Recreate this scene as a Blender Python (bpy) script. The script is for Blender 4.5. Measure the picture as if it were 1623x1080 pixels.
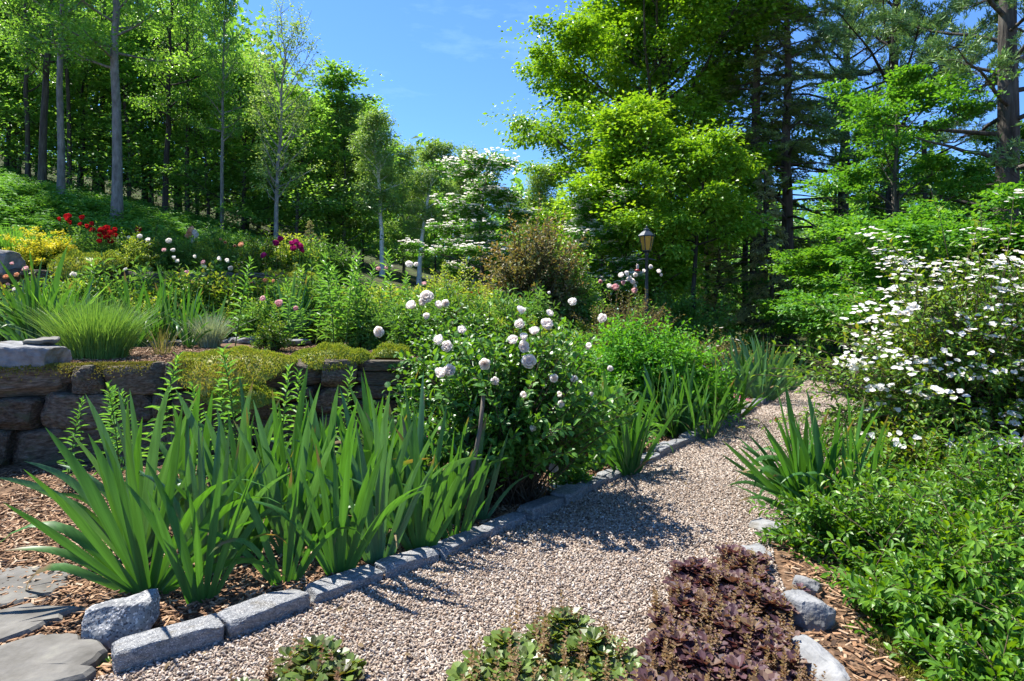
import bpy, math
import numpy as np
from mathutils import Vector, Matrix, noise as mnoise

for o in list(bpy.data.objects): bpy.data.objects.remove(o)
SC = bpy.context.scene
COL = SC.collection
PI = math.pi

# ------------------------------------------------------------------ camera, sky, sun, exposure
CAM_H, FOC, CX, HY = 1.25, 950.0, 811.5, 490.0          # focal length and horizon in photograph pixels
cam_d = bpy.data.cameras.new('camera'); cam = bpy.data.objects.new('camera', cam_d); COL.objects.link(cam)
cam.location = (0, 0, CAM_H); cam.rotation_euler = (PI / 2, 0, 0)
cam_d.sensor_width = 36; cam_d.lens = FOC / 1623 * 36; cam_d.shift_y = -(540 - HY) / 1623
cam_d.clip_start = 0.05; cam_d.clip_end = 2000
SC.camera = cam

SUN_EL, SUN_AZ = math.radians(60), math.radians(-51)     # azimuth from +Y, clockwise
w = bpy.data.worlds.new('World'); SC.world = w; w.use_nodes = True
nt = w.node_tree; nt.nodes.clear()
sky = nt.nodes.new('ShaderNodeTexSky'); sky.sky_type = 'NISHITA'; sky.sun_disc = False
sky.sun_elevation = SUN_EL; sky.sun_rotation = SUN_AZ; sky.altitude = 200; sky.air_density = 1.0; sky.dust_density = 0.1; sky.ozone_density = 4.5
bg = nt.nodes.new('ShaderNodeBackground'); bg.inputs['Strength'].default_value = 0.078
wo = nt.nodes.new('ShaderNodeOutputWorld')
# thin wisps of cloud low over the horizon
tc = nt.nodes.new('ShaderNodeTexCoord'); mp = nt.nodes.new('ShaderNodeMapping'); mp.inputs['Scale'].default_value = (3, 3, 11)
ns = nt.nodes.new('ShaderNodeTexNoise'); ns.inputs['Scale'].default_value = 1.3; ns.inputs['Detail'].default_value = 7; ns.inputs['Roughness'].default_value = 0.6
cr = nt.nodes.new('ShaderNodeValToRGB'); cr.color_ramp.elements[0].position = 0.60; cr.color_ramp.elements[1].position = 0.9
cr.color_ramp.elements[1].color = (.45, .45, .45, 1)
mx = nt.nodes.new('ShaderNodeMixRGB'); mx.inputs[2].default_value = (6.5, 7.0, 7.6, 1)
L = nt.links.new
L(tc.outputs['Generated'], mp.inputs[0]); L(mp.outputs[0], ns.inputs[0]); L(ns.outputs[0], cr.inputs[0])
L(cr.outputs[0], mx.inputs[0]); L(sky.outputs[0], mx.inputs[1]); tn = nt.nodes.new('ShaderNodeMixRGB'); tn.blend_type = 'MULTIPLY'; tn.inputs[0].default_value = 1; tn.inputs[2].default_value = (.52, .735, 1.0, 1); L(mx.outputs[0], tn.inputs[1]); L(tn.outputs[0], bg.inputs[0]); L(bg.outputs[0], wo.inputs[0])

sd = bpy.data.lights.new('sun', 'SUN'); sun = bpy.data.objects.new('sun', sd); COL.objects.link(sun)
sd.energy = 3.9; sd.angle = math.radians(0.53); sd.color = (1, 0.955, 0.87)
dvec = Vector((-math.sin(SUN_AZ) * math.cos(SUN_EL), -math.cos(SUN_AZ) * math.cos(SUN_EL), -math.sin(SUN_EL)))
sun.rotation_euler = dvec.to_track_quat('-Z', 'Y').to_euler()
sun.location = (-8, 12, 25)

vs = SC.view_settings; vs.view_transform = 'Standard'; vs.look = 'None'; vs.exposure = 1.72; vs.gamma = 1; vs.use_curve_mapping = False
SC.render.engine = 'CYCLES'
cy = SC.cycles; cy.max_bounces = 8; cy.diffuse_bounces = 6; cy.transmission_bounces = 6; cy.glossy_bounces = 2
cy.use_denoising = True; cy.use_adaptive_sampling = True; cy.adaptive_threshold = 0.02
cy.sample_clamp_indirect = 6; cy.caustics_reflective = False; cy.caustics_refractive = False
try: cy.denoiser = 'OPENIMAGEDENOISE'; cy.denoising_prefilter = 'ACCURATE'; cy.denoising_input_passes = 'RGB_ALBEDO_NORMAL'
except Exception: pass

# ------------------------------------------------------------------ helpers
def at(px, py, y): return np.array([(px - CX) / FOC * y, y, CAM_H - (py - HY) / FOC * y])
def xat(px, y): return (px - CX) / FOC * y
def smooth(a, b, t):
    t = np.clip((np.asarray(t, float) - a) / (b - a), 0, 1); return t * t * (3 - 2 * t)
def unit(a): return a / np.maximum(np.linalg.norm(a, axis=-1, keepdims=True), 1e-9)
def rg(s): return np.random.default_rng(s)
ORD = ['first', 'second', 'third', 'fourth', 'fifth', 'sixth', 'seventh', 'eighth', 'ninth', 'tenth', 'eleventh', 'twelfth',
       'thirteenth', 'fourteenth', 'fifteenth', 'sixteenth', 'seventeenth', 'eighteenth', 'nineteenth', 'twentieth', 'twenty-first',
       'twenty-second', 'twenty-third', 'twenty-fourth', 'twenty-fifth', 'twenty-sixth', 'twenty-seventh', 'twenty-eighth', 'twenty-ninth', 'thirtieth']

class G:
    """collects faces and turns them into one mesh"""
    def __init__(s): s.v = []; s.l = []; s.t = []; s.m = []; s.n = 0
    def add(s, V, F, mat=0):
        V = np.asarray(V, float).reshape(-1, 3); F = np.asarray(F, int)
        s.v.append(V); s.l.append((F + s.n).ravel()); s.t.append(np.full(len(F), F.shape[1])); s.m.append(np.full(len(F), mat)); s.n += len(V)
        return s
    def mesh(s, name, mats, smooth_=False):
        me = bpy.data.meshes.new(name)
        V = np.concatenate(s.v); Lp = np.concatenate(s.l); T = np.concatenate(s.t)
        me.vertices.add(len(V)); me.vertices.foreach_set('co', V.astype(np.float32).ravel())
        me.loops.add(len(Lp)); me.loops.foreach_set('vertex_index', Lp.astype(np.int32))
        me.polygons.add(len(T)); me.polygons.foreach_set('loop_start', np.concatenate([[0], np.cumsum(T)[:-1]]).astype(np.int32))
        me.polygons.foreach_set('material_index', np.concatenate(s.m).astype(np.int32))
        me.polygons.foreach_set('use_smooth', np.full(len(T), smooth_))
        for m in (mats if isinstance(mats, (list, tuple)) else [mats]): me.materials.append(m)
        me.update(calc_edges=True)
        return me

def link(name, data, parent=None, loc=(0, 0, 0), rot=(0, 0, 0), scale=(1, 1, 1)):
    o = bpy.data.objects.new(name, data); COL.objects.link(o)
    o.location = loc; o.rotation_euler = rot; o.scale = (scale,) * 3 if np.isscalar(scale) else scale
    if parent is not None: o.parent = parent
    return o
def tag(o, label=None, cat=None, group=None, kind=None):
    if label: o['label'] = label
    if cat: o['category'] = cat
    if group: o['group'] = group
    if kind: o['kind'] = kind
    return o
def thing(name, label, cat, loc=(0, 0, 0), rotz=0, group=None, scale=1):
    return tag(link(name, None, None, loc, (0, 0, rotz), scale), label, cat, group)
def mat_from_z(nrm, spin):
    """euler that turns +Z to nrm"""
    q = Vector(nrm).to_track_quat('Z', 'Y'); return (q.to_matrix() @ Matrix.Rotation(spin, 3, 'Z')).to_euler()

# leaf templates: x along the leaf, y across, z out of it
T_RHOMB = (np.array([[0, 0, 0], [.42, .5, .10], [1, 0, -.12], [.42, -.5, .10]]), [np.array([[0, 2, 1], [0, 3, 2]])])
T_SLIM = (np.array([[0, 0, 0], [.5, .5, .05], [1, 0, -.2], [.5, -.5, .05]]), [np.array([[0, 2, 1], [0, 3, 2]])])
T_LEAF = (np.array([[0, 0, 0], [.28, .42, .09], [.66, .38, .05], [1, 0, -.16], [.66, -.38, .05], [.28, -.42, .09], [.5, 0, -.02]]),
          [np.array([[0, 6, 2, 1], [0, 5, 4, 6]]), np.array([[6, 3, 2], [6, 4, 3]])])
T_ROUND = (np.array([[0, 0, 0], [.22, .40, .06], [.62, .50, .10], [.95, .2, .0], [.95, -.2, .0], [.62, -.50, .10], [.22, -.40, .06], [.55, 0, -.04]]),
           [np.array([[0, 7, 2, 1], [7, 4, 3, 2], [0, 6, 5, 7], [7, 5, 4, 4]])[:3], np.array([[7, 5, 4]])])
_mv = np.array([[0, 0, 0], [.22, .46, .05], [.36, .24, .01], [.72, .5, -.03], [.66, .17, .02], [1, 0, -.14], [.66, -.17, .02], [.72, -.5, -.03], [.36, -.24, .01], [.22, -.46, .05], [.4, 0, .0]])
T_MAPLE = (_mv, [np.array([[10, 0, 1], [10, 1, 2], [10, 2, 3], [10, 3, 4], [10, 4, 5], [10, 5, 6], [10, 6, 7], [10, 7, 8], [10, 8, 9], [10, 9, 0]])])
def leaves(g, P, D, N, Ln, Wd, tmpl=T_RHOMB, mat=0):
    n = len(P); D = unit(D); S = unit(np.cross(N, D)); N = np.cross(D, S)
    Ln = np.broadcast_to(Ln, n)[:, None, None]; Wd = np.broadcast_to(Wd, n)[:, None, None]
    tv, tf = tmpl; k = len(tv)
    V = P[:, None] + D[:, None] * tv[None, :, 0:1] * Ln + S[:, None] * tv[None, :, 1:2] * Wd + N[:, None] * tv[None, :, 2:3] * Ln
    off = (np.arange(n) * k)[:, None, None]
    base = g.n
    for i, f in enumerate(tf):
        F = (f[None] + off).reshape(-1, f.shape[1])
        if i == 0: g.add(V.reshape(-1, 3), F, mat)
        else:
            g.l.append((F + base).ravel()); g.t.append(np.full(len(F), F.shape[1])); g.m.append(np.full(len(F), mat))
def tube(g, pts, rad, sides=6, mat=0, cap=False):
    pts = np.asarray(pts, float); n = len(pts); rad = np.broadcast_to(rad, n)
    tg = unit(np.gradient(pts, axis=0)); ref = np.array([0.31, 0.95, 0.03]) if abs(tg[0][2]) > .7 else np.array([0, 0, 1.])
    S = unit(np.cross(tg, ref)); B = np.cross(tg, S)
    a = np.arange(sides) * 2 * PI / sides
    V = pts[:, None] + rad[:, None, None] * (np.cos(a)[None, :, None] * S[:, None] + np.sin(a)[None, :, None] * B[:, None])
    i = np.arange(n - 1)[:, None] * sides; j = np.arange(sides)[None]; j2 = (j + 1) % sides
    F = np.stack([i + j, i + j2, i + sides + j2, i + sides + j], -1).reshape(-1, 4)
    g.add(V.reshape(-1, 3), F, mat)
    if cap:
        o = g.n - n * sides
        g.l.append(np.arange(sides) + o + (n - 1) * sides); g.t.append(np.array([sides])); g.m.append(np.array([mat]))
def tubes3(g, PTS, R0, R1, mat=0, sides=3):
    """many thin stems at once: PTS (n,k,3)"""
    n, k, _ = PTS.shape
    tg = unit(np.gradient(PTS, axis=1)); S = unit(np.cross(tg, np.array([.3, .2, .93]))); B = np.cross(tg, S)
    a = np.arange(sides) * 2 * PI / sides
    rad = np.linspace(0, 1, k)[None, :] * (np.broadcast_to(R1, n) - np.broadcast_to(R0, n))[:, None] + np.broadcast_to(R0, n)[:, None]
    V = PTS[:, :, None] + rad[:, :, None, None] * (np.cos(a)[None, None, :, None] * S[:, :, None] + np.sin(a)[None, None, :, None] * B[:, :, None])
    st = (np.arange(n) * k * sides)[:, None, None]; i = (np.arange(k - 1) * sides)[None, :, None]; j = np.arange(sides)[None, None]; j2 = (j + 1) % sides
    F = np.stack(np.broadcast_arrays(st + i + j, st + i + j2, st + i + sides + j2, st + i + sides + j), -1).reshape(-1, 4)
    g.add(V.reshape(-1, 3), F, mat)
def box(g, c, s, mat=0, rot=None):
    V = np.array([[x, y, z] for x in (-.5, .5) for y in (-.5, .5) for z in (-.5, .5)]) * np.array(s)
    if rot is not None: V = V @ np.array(rot).T
    g.add(V + np.array(c), [[0, 1, 3, 2], [4, 6, 7, 5], [0, 4, 5, 1], [2, 3, 7, 6], [0, 2, 6, 4], [1, 5, 7, 3]], mat)
def lathe(g, prof, sides=16, mat=0):
    prof = np.array(prof, float); a = np.arange(sides) * 2 * PI / sides
    V = np.stack([prof[:, 0:1] * np.cos(a), prof[:, 0:1] * np.sin(a), np.broadcast_to(prof[:, 1:2], (len(prof), sides))], -1)
    i = np.arange(len(prof) - 1)[:, None] * sides; j = np.arange(sides)[None]; j2 = (j + 1) % sides
    g.add(V.reshape(-1, 3), np.stack([i + j, i + j2, i + sides + j2, i + sides + j], -1).reshape(-1, 4), mat)
def rock_mesh(name, mat, size, seed, n=5, k=5.0, rough=.06, freq=3.0, flat_top=False, facets=0, cut=(.70, .95)):
    """rough stone: rounded box broken up by noise"""
    g = {}; V = []; F = []
    def vid(p):
        key = tuple(np.round(p, 5))
        if key not in g: g[key] = len(V); V.append(p)
        return g[key]
    lin = np.linspace(-1, 1, n + 1)
    for ax in range(3):
        for sg in (-1, 1):
            for i in range(n):
                for j in range(n):
                    q = []
                    for (a, b) in ((i, j), (i + 1, j), (i + 1, j + 1), (i, j + 1)):
                        p = np.zeros(3); p[ax] = sg; p[(ax + 1) % 3] = lin[a]; p[(ax + 2) % 3] = lin[b]; q.append(vid(p))
                    F.append(q if sg > 0 else q[::-1])
    V = np.array(V); nk = (np.abs(V) ** k).sum(1) ** (1 / k); V = V / nk[:, None]
    if facets:      # broken faces
        rf = np.random.default_rng(seed + 500)
        for _ in range(facets):
            nn = rf.normal(0, 1, 3); nn /= np.linalg.norm(nn); reach = np.max(V @ nn); dd = reach * rf.uniform(*cut); ov = V @ nn - dd; V = V - np.maximum(ov, 0)[:, None] * nn
    s = np.array(size) / 2; W = V * s
    off = Vector((seed * 3.71, seed * 1.37, seed * 7.9)); m = float(np.mean(s))
    for i in range(len(W)):
        p = Vector(W[i]) / m
        d = mnoise.noise_vector(p * freq * .45 + off) * rough * 1.6 + mnoise.noise_vector(p * freq * 1.7 + off) * rough * .6
        d += mnoise.noise_vector(p * freq * 4.5 + off) * rough * .3
        if flat_top and V[i][2] > .5: d.z *= .3
        W[i] += np.array(d) * m
    return G().add(W, F).mesh(name, mat, n > 7 and not facets)

# ------------------------------------------------------------------ materials
def new_mat(name):
    m = bpy.data.materials.new(name); m.use_nodes = True; m.node_tree.nodes.clear(); return m, m.node_tree.nodes, m.node_tree.links.new
def ramp(N, stops):
    r = N.new('ShaderNodeValToRGB'); e = r.color_ramp.elements
    while len(e) < len(stops): e.new(.5)
    for el, (p, c) in zip(e, stops): el.position = p; el.color = (*c, 1)
    return r
def leaf_mat(name, cols, trans=.42, rough=.42, tcol=(1.25, 1.15, .55), vein=None, spec=.35, gain=1.85):
    cols = [tuple(min(.85, v * gain) for v in c) for c in cols]      # the mix below shares the light between reflection and transmission
    m, N, K = new_mat(name)
    ge = N.new('ShaderNodeNewGeometry'); oi = N.new('ShaderNodeObjectInfo')
    no = N.new('ShaderNodeTexNoise'); no.inputs['Scale'].default_value = .9; no.inputs['Detail'].default_value = 2
    tco = N.new('ShaderNodeTexCoord'); K(tco.outputs['Object'], no.inputs[0])
    a = N.new('ShaderNodeMath'); a.operation = 'MULTIPLY_ADD'; a.inputs[1].default_value = .55; K(ge.outputs['Random Per Island'], a.inputs[0])
    b = N.new('ShaderNodeMath'); b.operation = 'MULTIPLY_ADD'; b.inputs[1].default_value = .22; b.inputs[2].default_value = -.14; K(oi.outputs['Random'], b.inputs[0]); K(b.outputs[0], a.inputs[2])
    c = N.new('ShaderNodeMath'); c.operation = 'MULTIPLY_ADD'; c.inputs[1].default_value = .7; K(no.outputs[0], c.inputs[0]); K(a.outputs[0], c.inputs[2])
    d = N.new('ShaderNodeMath'); d.operation = 'SUBTRACT'; d.inputs[1].default_value = .1; K(c.outputs[0], d.inputs[0])
    r = ramp(N, [(i / (len(cols) - 1) * .84 + .08, x) for i, x in enumerate(cols)]); K(d.outputs[0], r.inputs[0])
    col = r.outputs[0]
    if vein:      # fine lengthwise streaks
        mpn = N.new('ShaderNodeMapping'); mpn.inputs['Scale'].default_value = vein; K(tco.outputs['Object'], mpn.inputs[0])
        n2 = N.new('ShaderNodeTexNoise'); n2.inputs['Scale'].default_value = 1; n2.inputs['Detail'].default_value = 3; K(mpn.outputs[0], n2.inputs[0])
        r2 = ramp(N, [(.3, (.62, .66, .62)), (.7, (1.25, 1.22, 1.15))]); K(n2.outputs[0], r2.inputs[0])
        mm = N.new('ShaderNodeMixRGB'); mm.blend_type = 'MULTIPLY'; mm.inputs[0].default_value = 1; K(col, mm.inputs[1]); K(r2.outputs[0], mm.inputs[2]); col = mm.outputs[0]
    if vein:      # withered tips on some leaves
        sz = N.new('ShaderNodeSeparateXYZ'); K(tco.outputs['Generated'], sz.inputs[0])
        th = N.new('ShaderNodeMapRange'); th.inputs[1].default_value = .72; th.inputs[2].default_value = 1; th.inputs[3].default_value = 1.02; th.inputs[4].default_value = .80; K(oi.outputs['Random'], th.inputs[0])
        df = N.new('ShaderNodeMath'); df.operation = 'SUBTRACT'; K(sz.outputs['Z'], df.inputs[0]); K(th.outputs[0], df.inputs[1])
        ms = N.new('ShaderNodeMath'); ms.operation = 'MULTIPLY'; ms.use_clamp = True; ms.inputs[1].default_value = 14; K(df.outputs[0], ms.inputs[0])
        wt = N.new('ShaderNodeMixRGB'); wt.inputs[2].default_value = (.20, .15, .07, 1); K(ms.outputs[0], wt.inputs[0]); K(col, wt.inputs[1]); col = wt.outputs[0]
    p = N.new('ShaderNodeBsdfPrincipled'); p.inputs['Roughness'].default_value = rough; p.inputs['Specular IOR Level'].default_value = spec
    K(col, p.inputs['Base Color'])
    tm = N.new('ShaderNodeMixRGB'); tm.blend_type = 'MULTIPLY'; tm.inputs[0].default_value = 1; tm.inputs[2].default_value = (*tcol, 1); K(col, tm.inputs[1])
    t = N.new('ShaderNodeBsdfTranslucent'); K(tm.outputs[0], t.inputs[0])
    mxs = N.new('ShaderNodeMixShader'); mxs.inputs[0].default_value = trans; K(p.outputs[0], mxs.inputs[1]); K(t.outputs[0], mxs.inputs[2])
    o = N.new('ShaderNodeOutputMaterial'); K(mxs.outputs[0], o.inputs[0])
    return m
def noise_mat(name, stops, scale=8, detail=8, stretch=(1, 1, 1), rough=.85, bump=.4, bscale=None, bdist=.02, spots=None, objrand=.25, spec=.25, coord='Object', second=None):
    m, N, K = new_mat(name)
    tco = N.new('ShaderNodeTexCoord'); mpn = N.new('ShaderNodeMapping'); mpn.inputs['Scale'].default_value = stretch; K(tco.outputs[coord], mpn.inputs[0])
    oi = N.new('ShaderNodeObjectInfo')
    sh = N.new('ShaderNodeVectorMath'); sh.operation = 'SCALE'; sh.inputs[0].default_value = (17, 31, 9); K(oi.outputs['Random'], sh.inputs['Scale'])
    ad = N.new('ShaderNodeVectorMath'); K(mpn.outputs[0], ad.inputs[0]); K(sh.outputs[0], ad.inputs[1])
    n1 = N.new('ShaderNodeTexNoise'); n1.inputs['Scale'].default_value = scale; n1.inputs['Detail'].default_value = detail; n1.inputs['Roughness'].default_value = .62; K(ad.outputs[0], n1.inputs[0])
    r = ramp(N, stops); K(n1.outputs[0], r.inputs[0]); col = r.outputs[0]
    if second:     # larger patches of another colour: (scale, lo, hi, colour)
        n3 = N.new('ShaderNodeTexNoise'); n3.inputs['Scale'].default_value = second[0]; n3.inputs['Detail'].default_value = 6; K(ad.outputs[0], n3.inputs[0])
        r3 = ramp(N, [(second[1], (0, 0, 0)), (second[2], (1, 1, 1))]); K(n3.outputs[0], r3.inputs[0])
        m3 = N.new('ShaderNodeMixRGB'); K(r3.outputs[0], m3.inputs[0]); K(col, m3.inputs[1]); m3.inputs[2].default_value = (*second[3], 1); col = m3.outputs[0]
    if spots:      # speckles: (scale, threshold, colour)
        for (ss, th, sc_) in spots:
            vo = N.new('ShaderNodeTexVoronoi'); vo.inputs['Scale'].default_value = ss; K(ad.outputs[0], vo.inputs[0])
            sx = N.new('ShaderNodeSeparateColor'); K(vo.outputs['Color'], sx.inputs[0])
            gt = N.new('ShaderNodeMath'); gt.operation = 'GREATER_THAN'; gt.inputs[1].default_value = th; K(sx.outputs[0], gt.inputs[0])
            ms = N.new('ShaderNodeMixRGB'); K(gt.outputs[0], ms.inputs[0]); K(col, ms.inputs[1]); ms.inputs[2].default_value = (*sc_, 1); col = ms.outputs[0]
    if objrand:
        mr = N.new('ShaderNodeMapRange'); mr.inputs[3].default_value = 1 - objrand; mr.inputs[4].default_value = 1 + objrand; K(oi.outputs['Random'], mr.inputs[0])
        hs = N.new('ShaderNodeHueSaturation'); K(mr.outputs[0], hs.inputs['Value']); K(col, hs.inputs['Color']); col = hs.outputs[0]
    p = N.new('ShaderNodeBsdfPrincipled'); p.inputs['Roughness'].default_value = rough; p.inputs['Specular IOR Level'].default_value = spec; K(col, p.inputs['Base Color'])
    if bump:
        n2 = N.new('ShaderNodeTexNoise'); n2.inputs['Scale'].default_value = bscale or scale * 3; n2.inputs['Detail'].default_value = 6; K(ad.outputs[0], n2.inputs[0])
        bp = N.new('ShaderNodeBump'); bp.inputs['Strength'].default_value = bump; bp.inputs['Distance'].default_value = bdist; K(n2.outputs[0], bp.inputs['Height']); K(bp.outputs[0], p.inputs['Normal'])
    o = N.new('ShaderNodeOutputMaterial'); K(p.outputs[0], o.inputs[0])
    return m
def plain_mat(name, col, rough=.5, metal=0, trans=0):
    m, N, K = new_mat(name)
    p = N.new('ShaderNodeBsdfPrincipled'); p.inputs['Base Color'].default_value = (*col, 1); p.inputs['Roughness'].default_value = rough; p.inputs['Metallic'].default_value = metal
    p.inputs['Transmission Weight'].default_value = trans
    o = N.new('ShaderNodeOutputMaterial'); K(p.outputs[0], o.inputs[0]); return m

M = {}
M['granite'] = noise_mat('granite', [(.3, (.095, .10, .105)), (.5, (.18, .185, .19)), (.72, (.29, .29, .285))], 18, 8, rough=.85, bump=.9, bscale=40, bdist=.008, second=(5, .56, .74, (.12, .108, .085)),
                         spots=[(190, .86, (.06, .06, .07)), (150, .9, (.42, .41, .40))], objrand=.12)
M['fieldstone'] = noise_mat('fieldstone', [(.28, (.030, .023, .016)), (.45, (.085, .066, .047)), (.60, (.15, .125, .095)), (.8, (.24, .215, .18))], 11, 11, (1, 1, 1.6), .9, .8, 22, .015, objrand=.3,
                            second=(4, .55, .72, (.10, .105, .06)))
M['flagstone'] = noise_mat('flagstone', [(.3, (.075, .07, .06)), (.5, (.135, .128, .115)), (.75, (.21, .20, .185))], 6, 12, rough=.9, bump=.9, bscale=16, bdist=.012, objrand=.1,
                           second=(6, .55, .75, (.20, .195, .15)))
M['rock_grey'] = noise_mat('rock_grey', [(.3, (.10, .102, .105)), (.5, (.20, .202, .202)), (.75, (.30, .30, .295))], 9, 10, rough=.9, bump=.8, bscale=30, bdist=.012, objrand=.1,
                           second=(5, .55, .7, (.10, .085, .06)))
M['bark'] = noise_mat('bark', [(.3, (.022, .019, .016)), (.55, (.075, .066, .056)), (.8, (.16, .145, .125))], 9, 8, (1, 1, .16), .95, .9, 22, .03, objrand=.3)
M['bark_grey'] = noise_mat('bark_grey', [(.3, (.10, .098, .09)), (.55, (.22, .215, .20)), (.78, (.36, .355, .34))], 7, 8, (1, 1, .35), .95, .7, 20, .02, objrand=.15, second=(3, .55, .7, (.12, .13, .10)))
M['bark_brown'] = noise_mat('bark_brown', [(.3, (.045, .033, .026)), (.55, (.13, .10, .08)), (.8, (.22, .18, .15))], 9, 8, (1, 1, .14), .95, .9, 20, .03, objrand=.2)
M['bark_birch'] = noise_mat('bark_birch', [(.30, (.12, .11, .10)), (.38, (.66, .65, .61)), (.8, (.80, .79, .76))], 6, 6, (1, 1, 3.0), .8, .3, 20, .01, objrand=.1)
M['twig'] = noise_mat('twig', [(.3, (.05, .035, .022)), (.7, (.13, .095, .06))], 20, 4, (1, 1, .3), .9, .3)
M['green_stem'] = noise_mat('green_stem', [(.3, (.05, .09, .02)), (.7, (.10, .16, .04))], 20, 4, rough=.6, bump=0)
M['old_wood'] = noise_mat('old_wood', [(.3, (.05, .04, .03)), (.6, (.12, .10, .08)), (.8, (.20, .175, .145))], 12, 8, (1, 1, .12), .9, .7, 30, .01)
# leaves
M['l_iris'] = leaf_mat('l_iris', [(.018, .062, .020), (.031, .094, .022), (.052, .128, .030)], .40, .42, (1.4, 1.3, .28), (70, 70, 1.2), .3)
M['l_iris_blue'] = leaf_mat('l_iris_blue', [(.024, .070, .036), (.038, .10, .044), (.060, .135, .052)], .34, .4, (1.4, 1.3, .35), (70, 70, 1.2), .45)
M['l_dry'] = leaf_mat('l_dry', [(.10, .065, .03), (.17, .12, .055), (.24, .18, .09)], .25, .7, (1.1, 1, .8), gain=1.3)
M['l_lily'] = leaf_mat('l_lily', [(.045, .12, .022), (.075, .18, .03), (.13, .25, .045)], .42, .38)
M['l_rose'] = leaf_mat('l_rose', [(.022, .065, .016), (.042, .105, .016), (.070, .15, .022)], .40, .38, (1.5, 1.25, .25), spec=.38, gain=2.3)
M['l_viburnum'] = leaf_mat('l_viburnum', [(.022, .066, .010), (.048, .115, .014), (.095, .165, .02), (.15, .13, .03)], .38, .42, (1.45, 1.2, .25), spec=.3)
M['l_weigela'] = leaf_mat('l_weigela', [(.026, .075, .007), (.052, .125, .010), (.105, .19, .016)], .42, .40, (1.5, 1.25, .2), spec=.35)
M['l_mound'] = leaf_mat('l_mound', [(.024, .085, .008), (.048, .145, .012), (.085, .205, .018)], .42, .5, (1.4, 1.2, .25), spec=.2, gain=2.3)
M['l_perennial'] = leaf_mat('l_perennial', [(.04, .10, .02), (.075, .16, .03), (.13, .21, .045)], .40, .45)
M['l_yellowgreen'] = leaf_mat('l_yellowgreen', [(.09, .15, .02), (.17, .23, .03), (.28, .30, .04)], .42, .5)
M['l_lavender'] = leaf_mat('l_lavender', [(.045, .105, .028), (.085, .165, .038), (.14, .23, .06)], .34, .5, (1.3, 1.2, .45))
M['l_greyleaf'] = leaf_mat('l_greyleaf', [(.10, .14, .10), (.16, .20, .14), (.22, .26, .18)], .25, .6)
M['l_thyme'] = leaf_mat('l_thyme', [(.065, .11, .016), (.12, .165, .020), (.18, .20, .03), (.22, .17, .05)], .38, .55)
M['l_moss'] = leaf_mat('l_moss', [(.045, .055, .012), (.10, .10, .018), (.16, .14, .03)], .25, .8)
M['l_ajuga_purple'] = leaf_mat('l_ajuga_purple', [(.022, .012, .016), (.050, .026, .030), (.070, .046, .024), (.075, .090, .020)], .30, .5, (1.35, .85, .6), spec=.25, gain=2.5)
M['l_ajuga_green'] = leaf_mat('l_ajuga_green', [(.045, .030, .022), (.055, .085, .018), (.10, .15, .03)], .36, .36, (1.4, 1.1, .4), spec=.45)
M['l_ajuga_spike'] = leaf_mat('l_ajuga_spike', [(.06, .028, .016), (.10, .060, .024), (.13, .10, .03)], .34, .55, (1.3, 1.05, .5))
M['l_fern'] = leaf_mat('l_fern', [(.05, .13, .02), (.08, .20, .028), (.11, .22, .04)], .40, .55, gain=1.7)
M['l_forest'] = leaf_mat('l_forest', [(.034, .080, .018), (.060, .126, .028), (.102, .178, .044)], .52, .40, (1.3, 1.22, .42), spec=.45, gain=2.75)
M['l_maple'] = leaf_mat('l_maple', [(.045, .105, .010), (.085, .175, .014), (.15, .235, .030)], .40, .40, (1.4, 1.25, .3), spec=.4, gain=2.05)
M['l_layer'] = leaf_mat('l_layer', [(.024, .085, .014), (.046, .130, .020), (.090, .185, .028)], .45, .45, (1.4, 1.25, .3), spec=.3, gain=2.1)
M['l_soft'] = leaf_mat('l_soft', [(.055, .105, .032), (.095, .155, .05), (.14, .20, .075)], .40, .5, (1.3, 1.2, .45), gain=2.5)
M['l_hemlock'] = leaf_mat('l_hemlock', [(.035, .055, .018), (.070, .095, .027), (.125, .14, .045)], .26, .5, (1.4, 1.2, .4), gain=3.3)
M['l_pine'] = leaf_mat('l_pine', [(.030, .065, .030), (.06, .105, .045), (.10, .15, .055)], .26, .45, (1.3, 1.2, .5), gain=3.3)
M['l_paleneedle'] = leaf_mat('l_paleneedle', [(.12, .125, .06), (.19, .19, .095), (.27, .26, .15)], .25, .6, gain=2.5)
M['l_lilac'] = leaf_mat('l_lilac', [(.05, .085, .022), (.10, .105, .035), (.17, .115, .055)], .34, .55, (1.3, 1.05, .5))
M['l_bronze'] = leaf_mat('l_bronze', [(.06, .08, .025), (.11, .115, .04), (.16, .13, .06)], .34, .55)
# petals
def petal_mat(name, cols, trans=.35): return leaf_mat(name, cols, trans, .55, (1, .95, .92), spec=.2, gain=1.1)
M['p_rose'] = petal_mat('p_rose', [(.76, .70, .66), (.79, .76, .74), (.80, .79, .77)], .55)
M['p_white'] = petal_mat('p_white', [(.70, .68, .62), (.77, .76, .72), (.78, .78, .75)], .45)
M['p_pink'] = petal_mat('p_pink', [(.60, .33, .36), (.70, .46, .47), (.76, .58, .56)])
M['p_peach'] = petal_mat('p_peach', [(.60, .26, .13), (.68, .38, .22), (.72, .50, .34)])
M['p_magenta'] = petal_mat('p_magenta', [(.26, .012, .10), (.40, .02, .17), (.50, .05, .25)])
M['p_red'] = petal_mat('p_red', [(.24, .006, .010), (.38, .012, .016), (.48, .02, .03)])
M['p_purple'] = petal_mat('p_purple', [(.015, .006, .02), (.03, .01, .035), (.05, .015, .05)])
M['p_yellow'] = petal_mat('p_yellow', [(.52, .46, .02), (.66, .60, .03), (.74, .68, .06)])
M['p_hotpink'] = petal_mat('p_hotpink', [(.5, .06, .22), (.62, .12, .32), (.7, .25, .42)])
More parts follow.
